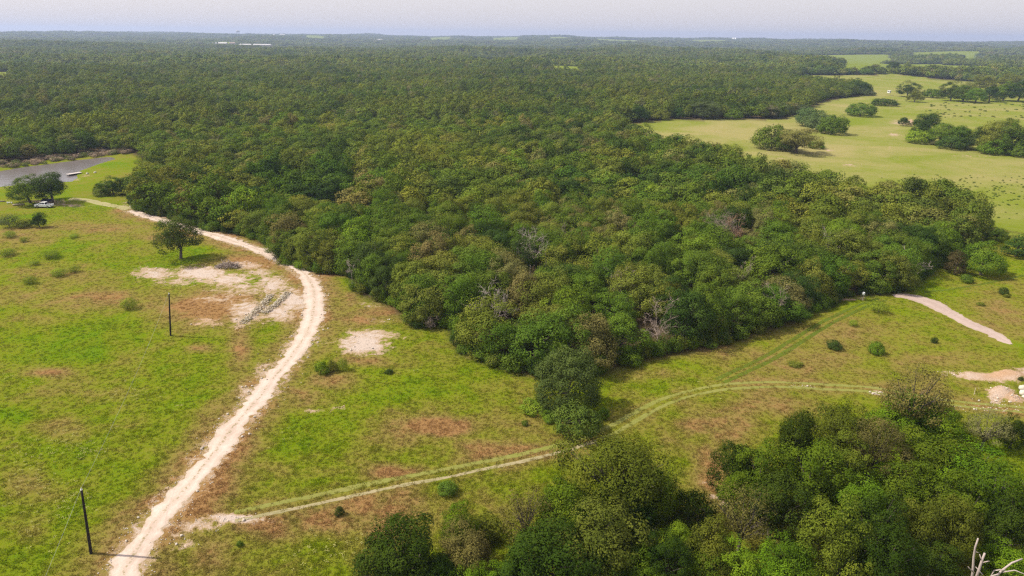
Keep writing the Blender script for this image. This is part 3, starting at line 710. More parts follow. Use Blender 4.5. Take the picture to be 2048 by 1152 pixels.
# undergrowth closing the foot of the wood's edge
BUSHI = [crown_mesh('undergrowth_bush', 820 + i, W=4., H=3., base=0., ncl=26, lpc=110, leaf=.2, rc=(.13, .24), belly=.35, ridge=.25, mat=LEAFI)[0] for i in range(4)]
E = catmull([tuple(p) for p in edge_line[5:]], 1.5)
ux, uy = [], []
for p in E:
    for _ in range(2): ux.append(p[0] + rnd.gauss(0, 1.3)); uy.append(p[1] + rnd.gauss(0, 1.3))
ux, uy = np.array(ux), np.array(uy); d, _ = seg_dist(edge_line, ux, uy, False); k = ~inside(OPEN, ux, uy) | (d < 1.0); ux, uy = ux[k], uy[k]
n = len(ux); w = NP.uniform(.6, 1.25, n); hh = NP.uniform(.5, 1.35, n)
scatter('undergrowth', 'green bushes closing the foot of the wood along its edge', BUSHI, np.column_stack([ux, uy, height(ux, uy) - .1]), np.column_stack([w, w, hh]), tone_array(n, ['green', 'green', 'dark', 'olive', 'bright']))
# brown brush on the far bank of the pond
DRYB = [crown_mesh('bank_brush_bush', 860 + i, W=4., H=2.4, base=0., ncl=18, lpc=40, leaf=.3, rc=(.14, .26), belly=.35, gap=.3, mat=LEAFI)[0] for i in range(3)]
bx, by = [], []
for a, b in (((-60, 340), (40, 330)), ((40, 330), (120, 320)), ((120, 320), (215, 308)), ((215, 308), (262, 306))):
    for _ in range(34):
        t_ = rnd.random(); q = at(a[0] + (b[0] - a[0]) * t_, a[1] + (b[1] - a[1]) * t_ + rnd.uniform(-5, 2)); bx.append(q[0]); by.append(q[1])
bx, by = np.array(bx), np.array(by); n = len(bx)
scatter('bank_brush', 'brownish grey dry brush along the far bank of the pond', DRYB, np.column_stack([bx, by, height(bx, by)]), NP.uniform(.5, 1.2, (n, 1)) * np.array([[1.2, 1.2, .75]]),
        np.where(NP.random((n, 1)) < .3, np.array([[.12, .14, .04]]), np.array([[.29, .22, .15]])) * NP.uniform(.75, 1.25, (n, 1)))

# ------------------------------------------------------------------ dead trees
def branch(b, g, p, d, L, r, lvl, n=5, droop=0.0):
    pts = [p]; q = p.copy(); dd = d.copy(); k = 4
    for i in range(k):
        dd = (dd + Vector((g.uniform(-.28, .28), g.uniform(-.28, .28), g.uniform(-.2, .22) - droop))).normalized(); q = q + dd * (L / k); pts.append(q.copy())
    b.tube(pts, [r * (1 - .72 * i / k) for i in range(k + 1)], n if lvl > 1 else 4, False)
    if lvl > 0:
        for i in range(g.randint(3, 5)):
            j = g.randint(1, k); e = (pts[min(j + 1, k)] - pts[j - 1]).normalized()
            side = Vector((g.uniform(-1, 1), g.uniform(-1, 1), g.uniform(-.4, .9))).normalized()
            branch(b, g, pts[j], (e * .55 + side * .8).normalized(), L * g.uniform(.42, .68), max(.022, r * (1 - .7 * j / k) * .62), lvl - 1, n, droop)
def dead_tree(px, py, h, w, label, mat=DEADW, seed=1, nl=6, lvl=3, lean=(0, 0), base=None, r=.17, trunk=.3, name='dead_tree'):
    x, y = base or at(px, py, h); g = random.Random(seed)
    e = thing(name, label, 'dead tree', (x, y, hz(x, y) - .1), 0, 'dead bare trees')
    b = MB(); tz = h * trunk; top = Vector((lean[0] * tz, lean[1] * tz, tz))
    b.tube([(0, 0, -.2), (0, 0, .2), top * .55 + Vector((.08, 0, 0)), top], [r * 1.5, r * 1.15, r, r * .85], 8)
    obj('trunk', b.me('trunk', mat, True), e)
    for i in range(nl):
        a = 6.28 * i / nl + g.uniform(-.4, .4); el = g.uniform(.35, 1.25); bb = MB()
        d = Vector((math.cos(a) * math.cos(el) + lean[0] * .6, math.sin(a) * math.cos(el) + lean[1] * .6, math.sin(el))).normalized()
        Ln = min((h - tz) / max(.3, math.sin(el)) * .8, w * .55 / max(.2, math.cos(el))) * g.uniform(.8, 1.05)
        branch(bb, g, top - Vector((0, 0, .1)), d, Ln * .72, r * .62, lvl)
        obj('branch', bb.me('branch', mat, True), e)
    return e
dead_tree(1450, 420, 13.0, 10, 'rust-tinged dead tree with a dense haze of twigs inside the wood', TWIGS, 4, 12, 3, r=.13, trunk=.45)
dead_tree(1474, 426, 12.6, 5.0, 'rusty brown dead treetop beside the twiggy dead tree', REDTW, 8, 8, 3, r=.1, trunk=.5)
dead_tree(1655, 436, 12.5, 9, 'pale grey gnarled dead tree inside the wood near its right end', DEADW, 12, 7, 3, r=.16)
dead_tree(985, 556, 12.0, 8, 'grey dead tree sprawling above the wood near its front corner', DEADW, 15, 8, 3, r=.14)
dead_tree(1322, 592, 11., 5.5, 'tan dead tree above the front edge of the wood', TWIGS, 18, 7, 3, r=.11)
dead_tree(1062, 452, 13., 9, 'ash-grey dead tree in the middle of the wood', DEADW, 21, 7, 3, r=.13)
dead_tree(1490, 486, 12.2, 4, 'small grey dead crown between green oaks mid-wood', TWIGS, 24, 6, 3, r=.1)
dead_tree(1565, 538, 12.2, 4, 'small pinkish dead crown near the track-side edge', TWIGS, 27, 6, 3, r=.1)
dead_tree(1255, 516, 12.6, 5, 'brown dead crown amid the wood above the tan dead tree', TWIGS, 30, 6, 3, r=.1)
dead_tree(1130, 418, 13., 4, 'slim reddish dead tree far inside the wood', TWIGS, 33, 6, 3, r=.1)
dead_tree(700, 508, 7.5, 3.5, 'thin bleached dead tree at the wood edge above the road bend', DEADW, 36, 5, 3, r=.09, trunk=.45)
dead_tree(860, 618, 4.5, 2.6, 'short brown dead bush at the wood edge above the bare patch', TWIGS, 39, 7, 3, r=.05, trunk=.15)
dead_tree(0, 0, 7.5, 8.5, 'white leaning dead tree at the wood corner by the dirt strip', DEADW, 42, 6, 3, lean=(.5, -.35), base=at(1800, 562), r=.17, trunk=.35)
dead_tree(900, 218, 11.5, 8, 'greyish dead crown far back in the woods left of the pasture', TWIGS, 45, 7, 2, r=.15)
for i, (a, b_) in enumerate(((425, 262), (455, 250), (610, 225), (375, 268))):
    dead_tree(a, b_, 10.5, 7, ['grey dead tree in the woods behind the pond, left one of the pair', 'grey dead tree in the woods behind the pond, right one of the pair', 'grey dead tree in the woods well right of the pond', 'grey dead tree just behind the pond head'][i], TWIGS, 50 + i, 8, 2, r=.16)

# ------------------------------------------------------------------ single trees and bushes in the open
by_base('oak', 362, 517, 428, 92, 'green', 'lone spreading oak with bare trunk beside the bare clearing', i=0, colr=(.082, .108, .02))
by_base('edge', 61, 407, 349, 78, 'green', 'spreading oak by the pond, left of the pair shading the pickup', group='pair of oaks by the pond', i=1)
by_base('oak', 106, 405, 341, 84, 'dark', 'darker dense oak by the pond, right of the pair shading the pickup', group='pair of oaks by the pond', i=2)
by_base('sparse', 291, 346, 303, 30, 'olive', 'tall thin crooked tree at the top of the bright lawn', i=0)
G = 'bushes of the clump on the lawn'
by_base('cedar', 200, 386, 362, 26, 'dark', 'small dark cedar at the left end of the clump on the lawn', name='cedar_tree', group=G)
by_base('bush', 205, 391, 374, 40, 'olive', 'low brownish bush at the front of the clump on the lawn', name='bush', cat='bush', group=G)
by_base('edge', 228, 389, 352, 50, 'dark', 'tall dark bushy tree in the middle of the clump on the lawn', group=G)
by_base('edge', 250, 388, 350, 44, 'green', 'green bushy tree at the right end of the clump on the lawn', group=G)
dead_tree(0, 0, 8, 3, 'small bleached dead top in the clump on the lawn', DEADW, 61, 5, 2, base=at(214, 386), r=.12)
by_base('feather', 20, 455, 428, 44, 'green', 'feathery grey-green mesquite at the left rim of the field', name='mesquite', cat='shrub', colr=(.11, .13, .045))
by_base('bush', 50, 456, 438, 30, 'olive', 'low olive bush between the mesquite and the dark bush', name='bush', cat='bush')
by_base('edge', 80, 456, 421, 32, 'dark', 'upright dark green bush in front of the pickup', name='bush', cat='bush')
SH = [(15, 512, 496, 34, 'lime', 'pale feathery mesquite at the far left of the field'), (105, 516, 500, 36, 'lime', 'rounded lime mesquite in the left field'), (70, 530, 520, 22, 'lime', 'small lime mesquite below the rounded one'),
      (118, 552, 535, 34, 'lime', 'lime mesquite left of the pair in the left field'), (150, 545, 530, 24, 'lime', 'lime mesquite right of the pair in the left field'), (60, 566, 550, 28, 'lime', 'lone lime mesquite lower in the left field'),
      (258, 617, 593, 34, 'lime', 'green mesquite with a dark shadow above the far pole'), (20, 474, 460, 24, 'lime', 'tiny mesquite below the grey-green one'), (48, 482, 472, 20, 'lime', 'tiny mesquite near the left rim, second from it'), (148, 473, 464, 20, 'lime', 'faint small mesquite amid the dry grass'),
      (645, 745, 718, 30, 'bright', 'left bush of three on the slope below the bare patch'), (667, 742, 718, 22, 'olive', 'thin middle bush of three on the slope below the bare patch'), (686, 740, 713, 24, 'lime', 'lime right bush of three on the slope below the bare patch'),
      (778, 746, 736, 18, 'dark', 'low dark weed clump right of the three bushes'), (1050, 850, 838, 14, 'green', 'small sapling in the grass left of the front bushes'), (680, 1028, 1008, 20, 'dark', 'small dark cedar sapling below the grassy track'),
      (895, 985, 962, 44, 'green', 'weedy bush just below the grassy track'), (1668, 697, 679, 32, 'dark', 'dark green bush on the right meadow, left of two'), (1752, 706, 680, 32, 'bright', 'bright green bush on the right meadow, right of two'),
      (1868, 684, 671, 12, 'dark', 'tiny dark sapling on the right meadow'), (2006, 590, 575, 20, 'dark', 'small dark bush by the right rim of the meadow'), (1933, 563, 544, 26, 'green', 'neat round bush in front of the bright roadside tree'),
      (1757, 626, 602, 36, 'lime', 'lime mesquite by the wood corner'), (1706, 652, 640, 20, 'lime', 'small lime mesquite below the wood corner'), (1960, 612, 604, 16, 'olive', 'small olive bush on the meadow above the dirt strip'),
      (2012, 596, 588, 12, 'olive', 'tiny olive bush next to the small dark bush'), (480, 1090, 1080, 14, 'green', 'small weed below the track near the road'), (1590, 730, 722, 30, 'olive', 'low brownish weed patch on the right meadow'), (2040, 762, 754, 10, 'dark', 'tiny dark cedar by the dug earth')]
for px, py, top, w, t, lb in SH:
    key = 'feather' if t == 'lime' else 'bush'
    by_base(key, px, py, top, w * 1.05, t, lb, name='mesquite' if t == 'lime' or 'mesquite' in lb else 'bush', cat='shrub', group='scattered shrubs on the meadow')
by_base('round', 1132, 815, 688, 138, 'dark', 'large dark dome-shaped tree standing out in front of the wood', name='elm_tree', colr=(.078, .108, .026), i=0)
G = 'bushes at the foot of the dark dome tree'
by_base('wide', 1152, 868, 806, 106, 'olive', 'broad pale green bush in front of the dark dome tree', name='bush', cat='bush', group=G, colr=(.105, .15, .024))
by_base('bush', 1072, 822, 796, 62, 'bright', 'bright low bush at the left foot of the dark dome tree', name='bush', cat='bush', group=G)
by_base('bush', 1205, 838, 814, 28, 'bright', 'small bright bush at the right foot of the dark dome tree', name='bush', cat='bush', group=G)
by_base('bush', 1100, 842, 822, 34, 'bright', 'small leafy bush between the bright low bush and the broad one', name='bush', cat='bush', group=G)
G = 'trees by the right end of the wood'
by_base('edge', 1962, 548, 478, 92, 'bright', 'bright green leafy tree standing clear at the right end of the wood', group=G, i=1)
by_base('cedar', 1908, 545, 492, 44, 'brown', 'brownish cedar left of the bright leafy tree', name='cedar_tree', group=G, colr=(.085, .07, .028))
by_base('cedar', 2030, 514, 464, 52, 'dark', 'dark cedar at the right rim of the photo', name='cedar_tree', group=G)
by_base('edge', 1990, 482, 452, 40, 'green', 'small green tree between the pasture and the bright leafy tree', group=G)
by_base('edge', 2070, 512, 470, 60, 'green', 'green tree at the right rim behind the dark cedar', group=G)

# foreground groves: (kind, px, top py, height m, width px, tone, label)
FG = [('oak', 800, 1043, 9, 190, 'dark', 'dark green rounded tree at the left end of the front grove'), ('edge', 770, 1085, 6, 120, 'dark', 'dark bush tree at the very left foot of the front grove'), ('edge', 915, 1003, 6.5, 74, 'bright', 'vivid green young tree above the front grove left part'), ('edge', 930, 1055, 6.5, 120, 'brown', 'brownish oak below the vivid young tree'),
      ('edge', 950, 1118, 5, 90, 'bright', 'bright green bush tree at the bottom rim, left one'), ('edge', 1005, 1128, 4.5, 80, 'bright', 'bright green bush tree at the bottom rim, right of the left one'), ('bush', 960, 1035, 3, 90, 'olive', 'low olive bush behind the brownish oak'),
      ('sparse', 1050, 976, 8.5, 108, 'brown', 'thin brownish tree left of the large front oak'), ('edge', 1130, 948, 9, 120, 'green', 'dense green tree at the left side of the large front oak'), ('open', 1243, 864, 12.5, 236, 'olive', 'large spreading front oak overlapping the grassy track'), ('oak', 1310, 915, 9.5, 120, 'green', 'green oak leaning out on the right of the large front oak'),
      ('edge', 1250, 955, 8, 150, 'dark', 'dark tree under the right side of the large front oak'), ('edge', 1190, 990, 6.5, 90, 'lime', 'yellow-green tree under the large front oak'), ('oak', 1205, 1008, 9.5, 190, 'olive', 'rounded olive oak in the lower middle of the front grove'), ('oak', 1090, 1042, 9, 190, 'dark', 'wide dark fine-leaved tree left of the rounded olive oak'),
      ('edge', 1045, 1085, 8, 130, 'dark', 'dark tree at the bottom below the thin brownish tree'), ('wide', 1385, 985, 4.5, 100, 'dark', 'low dark thicket bush between the two front groves'), ('edge', 1365, 1025, 6.5, 76, 'lime', 'yellow-green tree right of the rounded olive oak'), ('edge', 1440, 1032, 8.5, 112, 'olive', 'olive oak at the bottom between the two groves'),
      ('edge', 1340, 1062, 7, 100, 'dark', 'dark green tree below the yellow-green one'), ('edge', 1290, 1095, 6, 110, 'green', 'green tree at the bottom rim below the rounded olive oak'), ('sparse', 1497, 966, 9.5, 118, 'brown', 'thin brown-leaved oak with visible trunk between the groves'), ('edge', 1485, 1082, 6, 110, 'bright', 'bright green tree at the bottom rim in mid photo'), ('edge', 1555, 1098, 5.5, 100, 'bright', 'bright green tree at the bottom rim right of mid photo'),
      ('edge', 1478, 868, 9, 84, 'dark', 'dark green tree at the left end of the right front grove'), ('oak', 1535, 878, 10, 120, 'green', 'green tree second from the left end of the right grove'), ('oak', 1605, 808, 11.5, 96, 'dark', 'tall dark tree at the top of the right grove, left one'), ('open', 1690, 793, 11.5, 130, 'olive', 'gnarled olive oak at the top of the right grove'), ('open', 1765, 836, 10.5, 125, 'brown', 'brown-green gnarled oak right of the gnarled olive oak'),
      ('oak', 1640, 880, 10.5, 150, 'green', 'green oak in the middle left of the right grove'), ('oak', 1560, 935, 9.5, 130, 'dark', 'dark oak low on the left of the right grove'), ('edge', 1735, 930, 9.5, 116, 'bright', 'leafy bright green tree in the middle of the right grove'), ('sparse', 1848, 730, 12, 140, 'brown', 'tall brown-topped thin oak above the right grove'), ('edge', 1805, 793, 6.5, 110, 'bright', 'bright bushy tree at the left foot of the brown-topped oak'),
      ('edge', 1890, 800, 7, 90, 'bright', 'bright bushy tree at the right foot of the brown-topped oak'), ('edge', 1850, 770, 8.5, 110, 'green', 'green bushy tree right under the brown-topped oak'), ('oak', 1870, 858, 9, 150, 'green', 'green tree right of centre in the right grove'), ('oak', 1955, 885, 8.5, 140, 'bright', 'broad light green tree towards the right rim'), ('sparse', 1985, 822, 6.5, 96, 'grey', 'thin greyish shrub tree near the right rim'),
      ('edge', 2040, 826, 6, 60, 'dark', 'dark tree at the right rim below the dug earth'), ('oak', 2010, 925, 9.5, 150, 'green', 'layered green tree at the right rim of the grove'), ('oak', 1925, 945, 9, 140, 'green', 'green tree above the two hanging olive oaks'), ('edge', 1690, 1004, 11, 140, 'olive', 'tall olive cone-topped oak low in the right grove'), ('oak', 1860, 978, 10, 96, 'olive', 'hanging olive oak low in the right grove, left of two'), ('oak', 1935, 985, 10, 96, 'olive', 'hanging olive oak low in the right grove, right of two'),
      ('edge', 1605, 1058, 8, 110, 'green', 'green tree left of the cone-topped oak'), ('edge', 1650, 1118, 5, 110, 'lime', 'yellow-green bush tree at the bottom rim below the cone-topped oak'), ('oak', 1790, 1050, 9, 140, 'dark', 'dark tree right of the cone-topped oak'), ('edge', 2035, 1000, 8, 110, 'dark', 'dark tree at the right rim above the bright corner bush'), ('edge', 2036, 1092, 5, 110, 'bright', 'bright bush in the lower right corner'), ('edge', 1760, 985, 9, 120, 'dark', 'dark tree in the shade between cone-topped and hanging oaks'),
      ('edge', 1830, 920, 9, 130, 'green', 'deep green tree in the heart of the right grove'), ('edge', 1740, 1105, 5, 120, 'green', 'green bush tree at the bottom right of the cone-topped oak'), ('edge', 1880, 1080, 6, 110, 'dark', 'dark bush tree beside the broken snag'), ('oak', 1700, 865, 9.5, 110, 'olive', 'olive oak between the gnarled olive oak and the bright tree'), ('edge', 1490, 930, 7, 90, 'green', 'green bush tree at the left foot of the right grove'), ('edge', 1410, 1090, 5.5, 100, 'green', 'green bush tree at the bottom left of the bright mid trees'), ('edge', 880, 1105, 5.5, 110, 'dark', 'dark bush tree between the dark rounded tree and the bright ones'), ('edge', 1180, 1090, 6, 130, 'dark', 'dark tree at the bottom rim left of centre')]
for key, px, py, h, w, t, lb in FG:
    by_top(key, px, py, h, w * 1.08, t, lb, group='trees of the front groves', colr=(.092, .11, .016) if px == 1205 else tuple(c * k for c, k in zip(tone(t), dict(olive=(.70, .72, .56), brown=(.68, .67, .62), bright=(.92, 1.0, .6), lime=(.74, .8, .6)).get(t, (.80, .78, .5)))))
dead_tree(2030, 925, 8, 3.5, 'whitish bare dead tree at the right rim', DEADW, 70, 5, 2, r=.1, trunk=.5)
dead_tree(1905, 930, 8.2, 4, 'bare grey branches sticking out above the hanging oaks', DEADW, 72, 5, 2, r=.1, lean=(.4, 0))
dead_tree(1285, 1000, 6.2, 4, 'bare grey branches at the right side of the rounded olive oak', DEADW, 74, 5, 2, r=.08)

# broken snag in the lower right corner
def snag():
    h = 7.0; x0, y0 = at(1945, 1150, 3.6); e = thing('dead_snag', 'bleached broken snag with stub branches in the lower right corner', 'dead tree', (x0, y0, hz(x0, y0)), 0, 'dead bare trees')
    sc = depth_of(x0, y0, 4) / FPX; g = random.Random(3)
    def P(px, py, dy=0.): return Vector(((px - 1945) * sc, dy, 3.6 - (py - 1150) * sc * 1.15))
    limbs = [([(1950, 1215, 0), (1944, 1150, 0), (1940, 1120, .2), (1939, 1100, .3), (1938, 1080, .2)], .20, .10), ([(1947, 1150, 0), (1930, 1136, -.5), (1917, 1124, -.9)], .11, .05), ([(1950, 1165, 0), (1958, 1148, -.4), (1945, 1136, -.1)], .12, .05),
             ([(1955, 1215, .2), (1963, 1150, .5), (1965, 1132, .6), (1968, 1118, .7)], .22, .13), ([(1965, 1138, .6), (1972, 1130, .3), (1974, 1128, .2)], .10, .06), ([(1964, 1132, .6), (1960, 1122, .8)], .10, .05), ([(1970, 1200, .3), (1978, 1152, -.3), (1986, 1143, -.6)], .12, .07),
             ([(1975, 1210, .3), (1990, 1150, .3), (2000, 1146, .2), (2008, 1144, 0)], .13, .06), ([(1980, 1215, .5), (2010, 1155, .6), (2030, 1140, .8), (2052, 1134, 1.0)], .17, .10), ([(2012, 1158, .6), (2030, 1147, .2), (2045, 1150, -.1), (2056, 1160, -.2)], .10, .05), ([(1941, 1108, .2), (1947, 1109, .1)], .05, .02)]
    for i, (pts, ra, rb) in enumerate(limbs):
        b = MB(); n_ = len(pts); Q = [P(*p) for p in pts]
        if i in (0, 3): Q = [Vector((0, .1 * i, -.3))] + Q; pts = [0] + pts; n_ += 1
        b.tube(Q, [.72 * (ra + (rb - ra) * k / (n_ - 1)) for k in range(n_)], 8)
        obj('trunk' if i == 0 else 'branch', b.me('branch', DEADW, True), e)
snag()

# ------------------------------------------------------------------ pasture trees and bushes
G = 'trees in the pasture'
PT = [('wide', 1542, 298, 250, 86, 'green', 'rounded green tree left of the brownish pair in the pasture'), ('oak', 1592, 306, 249, 92, 'brown', 'brownish spreading oak in the near pasture clump'), ('edge', 1570, 300, 268, 60, 'green', 'dark low tree between the two of the near pasture clump'), ('wide', 1632, 296, 281, 36, 'bright', 'small low bush right of the near pasture clump'),
      ('wide', 1618, 252, 213, 60, 'blue', 'left pale green mott in the middle of the pasture'), ('wide', 1640, 262, 222, 64, 'blue', 'middle pale green mott in the middle of the pasture'), ('wide', 1664, 268, 228, 62, 'green', 'right dark green mott in the middle of the pasture'), ('wide', 1720, 232, 204, 64, 'green', 'rounded bush mott alone right of the pasture motts'),
      ('wide', 1768, 211, 196, 56, 'dark', 'low dark hedge-like bush in the upper pasture'), ('edge', 1806, 252, 230, 24, 'dark', 'small dark tree beside the red cut in the pasture'), ('wide', 1546, 236, 213, 40, 'dark', 'dark round tree at the pasture head near the woods'), ('edge', 1497, 235, 206, 32, 'lime', 'yellow-green round tree at the pasture head'), ('wide', 1465, 238, 219, 42, 'green', 'low round bush left of the yellow-green tree'),
      ('edge', 1410, 237, 199, 66, 'blue', 'large pale oak at the pasture head'), ('wide', 1358, 237, 212, 40, 'dark', 'round dark bush left of the large pale oak'), ('wide', 1318, 240, 216, 44, 'olive', 'olive bush at the left tip of the pasture head'), ('edge', 1275, 243, 205, 46, 'dark', 'dark oak at the left corner of the pasture head'),
      ('edge', 1718, 190, 154, 44, 'dark', 'tall dark oak in the gap of the upper pasture'), ('wide', 1725, 191, 174, 46, 'blue', 'pale bush at the foot of the tall dark oak'), ('edge', 1690, 192, 165, 44, 'green', 'green tree left of the tall dark oak'), ('wide', 1665, 193, 176, 46, 'blue', 'pale bush left of the green tree'),
      ('wide', 1600, 228, 208, 44, 'blue', 'pale bush mott where the woods meet the pasture'), ('wide', 1565, 232, 205, 50, 'blue', 'pale bush by the dark round tree'), ('edge', 1840, 282, 232, 50, 'dark', 'dark tree at the left front of the large right copse'), ('oak', 1852, 268, 219, 54, 'dark', 'tall dark tree at the left top of the large right copse'), ('wide', 1835, 286, 258, 60, 'lime', 'light green bush at the left foot of the large right copse'),
      ('edge', 1880, 290, 238, 62, 'green', 'green tree in the left half of the large right copse'), ('edge', 1915, 296, 240, 66, 'green', 'broad green tree near the middle of the large right copse'), ('wide', 1905, 298, 268, 64, 'dark', 'dark bush in the front of the large right copse'), ('edge', 1955, 300, 246, 60, 'dark', 'dark tree at the middle of the large right copse'), ('edge', 1985, 305, 236, 68, 'olive', 'olive tree in the right half of the large right copse'),
      ('edge', 2022, 308, 233, 72, 'green', 'large green tree near the right rim of the copse'), ('edge', 2060, 312, 236, 70, 'green', 'green tree at the right rim of the photo in the copse'), ('wide', 1985, 308, 278, 60, 'bright', 'bright bush at the front of the right half of the copse'), ('wide', 2040, 314, 286, 40, 'green', 'low bush at the foot of the copse by the right rim'),
      ('edge', 1815, 194, 163, 44, 'dark', 'dark bushy tree right of the white hunting blind'), ('edge', 1828, 204, 178, 34, 'olive', 'olive tree in front of the dark bushy tree'), ('wide', 1865, 196, 176, 44, 'green', 'green bush row behind the upper pasture trees'), ('edge', 1900, 202, 162, 46, 'dark', 'dark tree at the left of the upper right clump'), ('edge', 1925, 204, 166, 48, 'green', 'green tree second in the upper right clump'),
      ('edge', 1950, 206, 172, 46, 'bright', 'bright tree third in the upper right clump'), ('edge', 1978, 204, 166, 48, 'dark', 'dark tree fourth in the upper right clump'), ('edge', 2005, 202, 160, 50, 'green', 'green tree fifth in the upper right clump'), ('edge', 2035, 204, 158, 54, 'dark', 'dark tree sixth in the upper right clump'), ('edge', 1960, 182, 150, 50, 'olive', 'olive tree behind the upper right clump'), ('edge', 2010, 180, 148, 56, 'olive', 'olive tree behind the upper right clump by the rim'),
      ('edge', 1660, 150, 134, 26, 'dark', 'far dark bush row tree at the top of the pasture, left'), ('edge', 1785, 147, 126, 30, 'dark', 'far dark tree standing before the green field'), ('edge', 1750, 140, 122, 30, 'olive', 'far olive tree left of the dark one by the green field'), ('edge', 1812, 146, 128, 24, 'olive', 'far olive tree right of the dark one by the green field'), ('edge', 1830, 152, 134, 24, 'dark', 'far dark tree at the edge of the long pasture'), ('wide', 1730, 150, 138, 34, 'green', 'far low bush at the top of the long pasture'), ('wide', 1640, 150, 136, 34, 'blue', 'far pale bush at the top left of the long pasture'), ('wide', 1690, 150, 137, 24, 'dark', 'far dark bush between the pale bush and the low one')]
for key, px, py, top, w, t, lb in PT:
    by_base(key, px, py, top, w, t, lb, name='oak_tree' if key != 'wide' else 'bush', cat='tree' if key != 'wide' else 'bush', group=G)
# weeds dotted over the pasture
wx, wy = [], []
for _ in range(330):
    q = at(rnd.uniform(1760, 2120), rnd.triangular(345, 450, 375)); wx.append(q[0]); wy.append(q[1])
for _ in range(90):
    q = at(rnd.uniform(1850, 2120), rnd.uniform(205, 236)); wx.append(q[0]); wy.append(q[1])
wx, wy = np.array(wx), np.array(wy); k = inside(PAST, wx, wy); wx, wy = wx[k], wy[k]; n = len(wx)
s_ = np.where(wy > 400, NP.uniform(.3, .9, n), NP.uniform(.16, .32, n))
scatter('weeds', 'dark low weeds dotted over the grazed pasture', BUSHI, np.column_stack([wx, wy, height(wx, wy)]), np.column_stack([s_, s_, s_ * .5]), tone_array(n, ['olive', 'green', 'green']))

# ------------------------------------------------------------------ grass
def tuft_mat():
    m, nt, out = new_mat('grass_blades')
    loc = N(nt, 'ShaderNodeObjectInfo').outputs['Location']
    dry = N(nt, 'ShaderNodeAttribute', attribute_type='INSTANCER', attribute_name='dryness').outputs['Fac']
    c, _, _ = grass_nodes(nt, loc, dry)
    v = N(nt, 'ShaderNodeAttribute', attribute_name='vary').outputs['Fac']
    rn = N(nt, 'ShaderNodeObjectInfo').outputs['Random']
    hs = N(nt, 'ShaderNodeHueSaturation'); nt.links.new(c, hs.inputs['Color']); nt.links.new(math_n(nt, 'MULTIPLY', v, math_n(nt, 'MULTIPLY_ADD', rn, .35, 1.2)), hs.inputs['Value'])
    d = N(nt, 'ShaderNodeBsdfDiffuse'); tr = N(nt, 'ShaderNodeBsdfTranslucent'); mx = N(nt, 'ShaderNodeMixShader', i_0=.4)
    nt.links.new(hs.outputs[0], d.inputs[0]); nt.links.new(hs.outputs[0], tr.inputs[0]); nt.links.new(d.outputs[0], mx.inputs[1]); nt.links.new(tr.outputs[0], mx.inputs[2])
    nt.links.new(mx.outputs[0], out.inputs[0]); return m
TUFT = tuft_mat()
def tuft(seed, nb=14, rad=.26, h=.26):
    g = np.random.default_rng(seed); a = g.uniform(0, 6.28, nb); q = rad * np.sqrt(g.random(nb)); B = np.stack([q * np.cos(a), q * np.sin(a), np.zeros(nb) - .02], 1)
    t = g.uniform(0, 6.28, nb); s = np.stack([np.cos(t), np.sin(t), 0 * t], 1) * g.uniform(.03, .06, (nb, 1))
    tip = B + np.stack([g.normal(0, .13, nb), g.normal(0, .13, nb), h * g.uniform(.5, 1.25, nb)], 1)
    V = np.stack([B - s, B + s, tip], 1).reshape(-1, 3)
    return mesh('tuft', V, np.arange(nb * 3).reshape(nb, 3), [TUFT], False, g.uniform(.8, 1.15, nb))
TUFTS = [tuft(i) for i in range(5)]
ng_ = 210000
a_ = NP.uniform(R(-45), R(45), ng_); r_ = 52 + (270 - 52) * NP.random(ng_) ** 1.5
gx, gy = r_ * np.sin(a_), r_ * np.cos(a_)
k = inside(OPEN, gx, gy)
dR, _ = seg_dist(ROAD, gx, gy, False); k &= dR > 2.2
dS, _ = seg_dist(st[:, :2], gx, gy, False); k &= dS > 2.4
dT, _ = seg_dist(TRACK, gx, gy, False); k &= ~((dT > .45) & (dT < 1.25) & (NP.random(len(gx)) > .3))
gx, gy = gx[k], gy[k]; bare, red, dry = fields(gx, gy)
cl = np.clip((vnoise(gx, gy, 2.4, 3) - .5) * 2.2 + .5, 0, 1)
k = (bare + NP.uniform(0, .35, len(gx)) < .5) & (NP.random(len(gx)) < .68 + .26 * cl); gx, gy, dry, cl = gx[k], gy[k], dry[k], cl[k]
n = len(gx); s_ = NP.uniform(.55, 1.2, n) * (.8 + .2 * cl)
scatter('grass', 'uneven tufts of meadow grass, green and dry', TUFTS, np.column_stack([gx, gy, height(gx, gy)]), np.column_stack([s_ * 1.1, s_ * 1.1, s_ * .68]), None, extra=dict(dryness=dry))

# loose stones along the road verges and on the bare ground
def stone_me(seed):
    b = MB(); g = random.Random(seed); b.rock((0, 0, .05), (.11, .09, .07), g, 6); return b.me('loose_stone', STONEG)
STONEG = plain('loose_caliche', (.52, .45, .37), .9, var=.3)
sx_, sy_ = [], []
for _ in range(1500):
    k_ = rnd.randrange(len(ROAD)); p = ROAD[k_]; o_ = rnd.choice([-1, 1]) * (1.7 + abs(rnd.gauss(0, .9))); q = (p[0] + o_, p[1] + rnd.gauss(0, .6)); sx_.append(q[0]); sy_.append(q[1])
for px, py, a, b_, st_ in BARE[:26]:
    for _ in range(int(34 * st_)):
        q = at(px + rnd.gauss(0, a * .5), py + rnd.gauss(0, b_ * .5)); sx_.append(q[0]); sy_.append(q[1])
for px, py, a, b_, st_ in BARE[38:46]:
    for _ in range(int(50 * st_)):
        q = at(px + rnd.gauss(0, a * .7), py + rnd.gauss(0, b_ * .9)); sx_.append(q[0]); sy_.append(q[1])
sx_, sy_ = np.array(sx_), np.array(sy_); n = len(sx_)
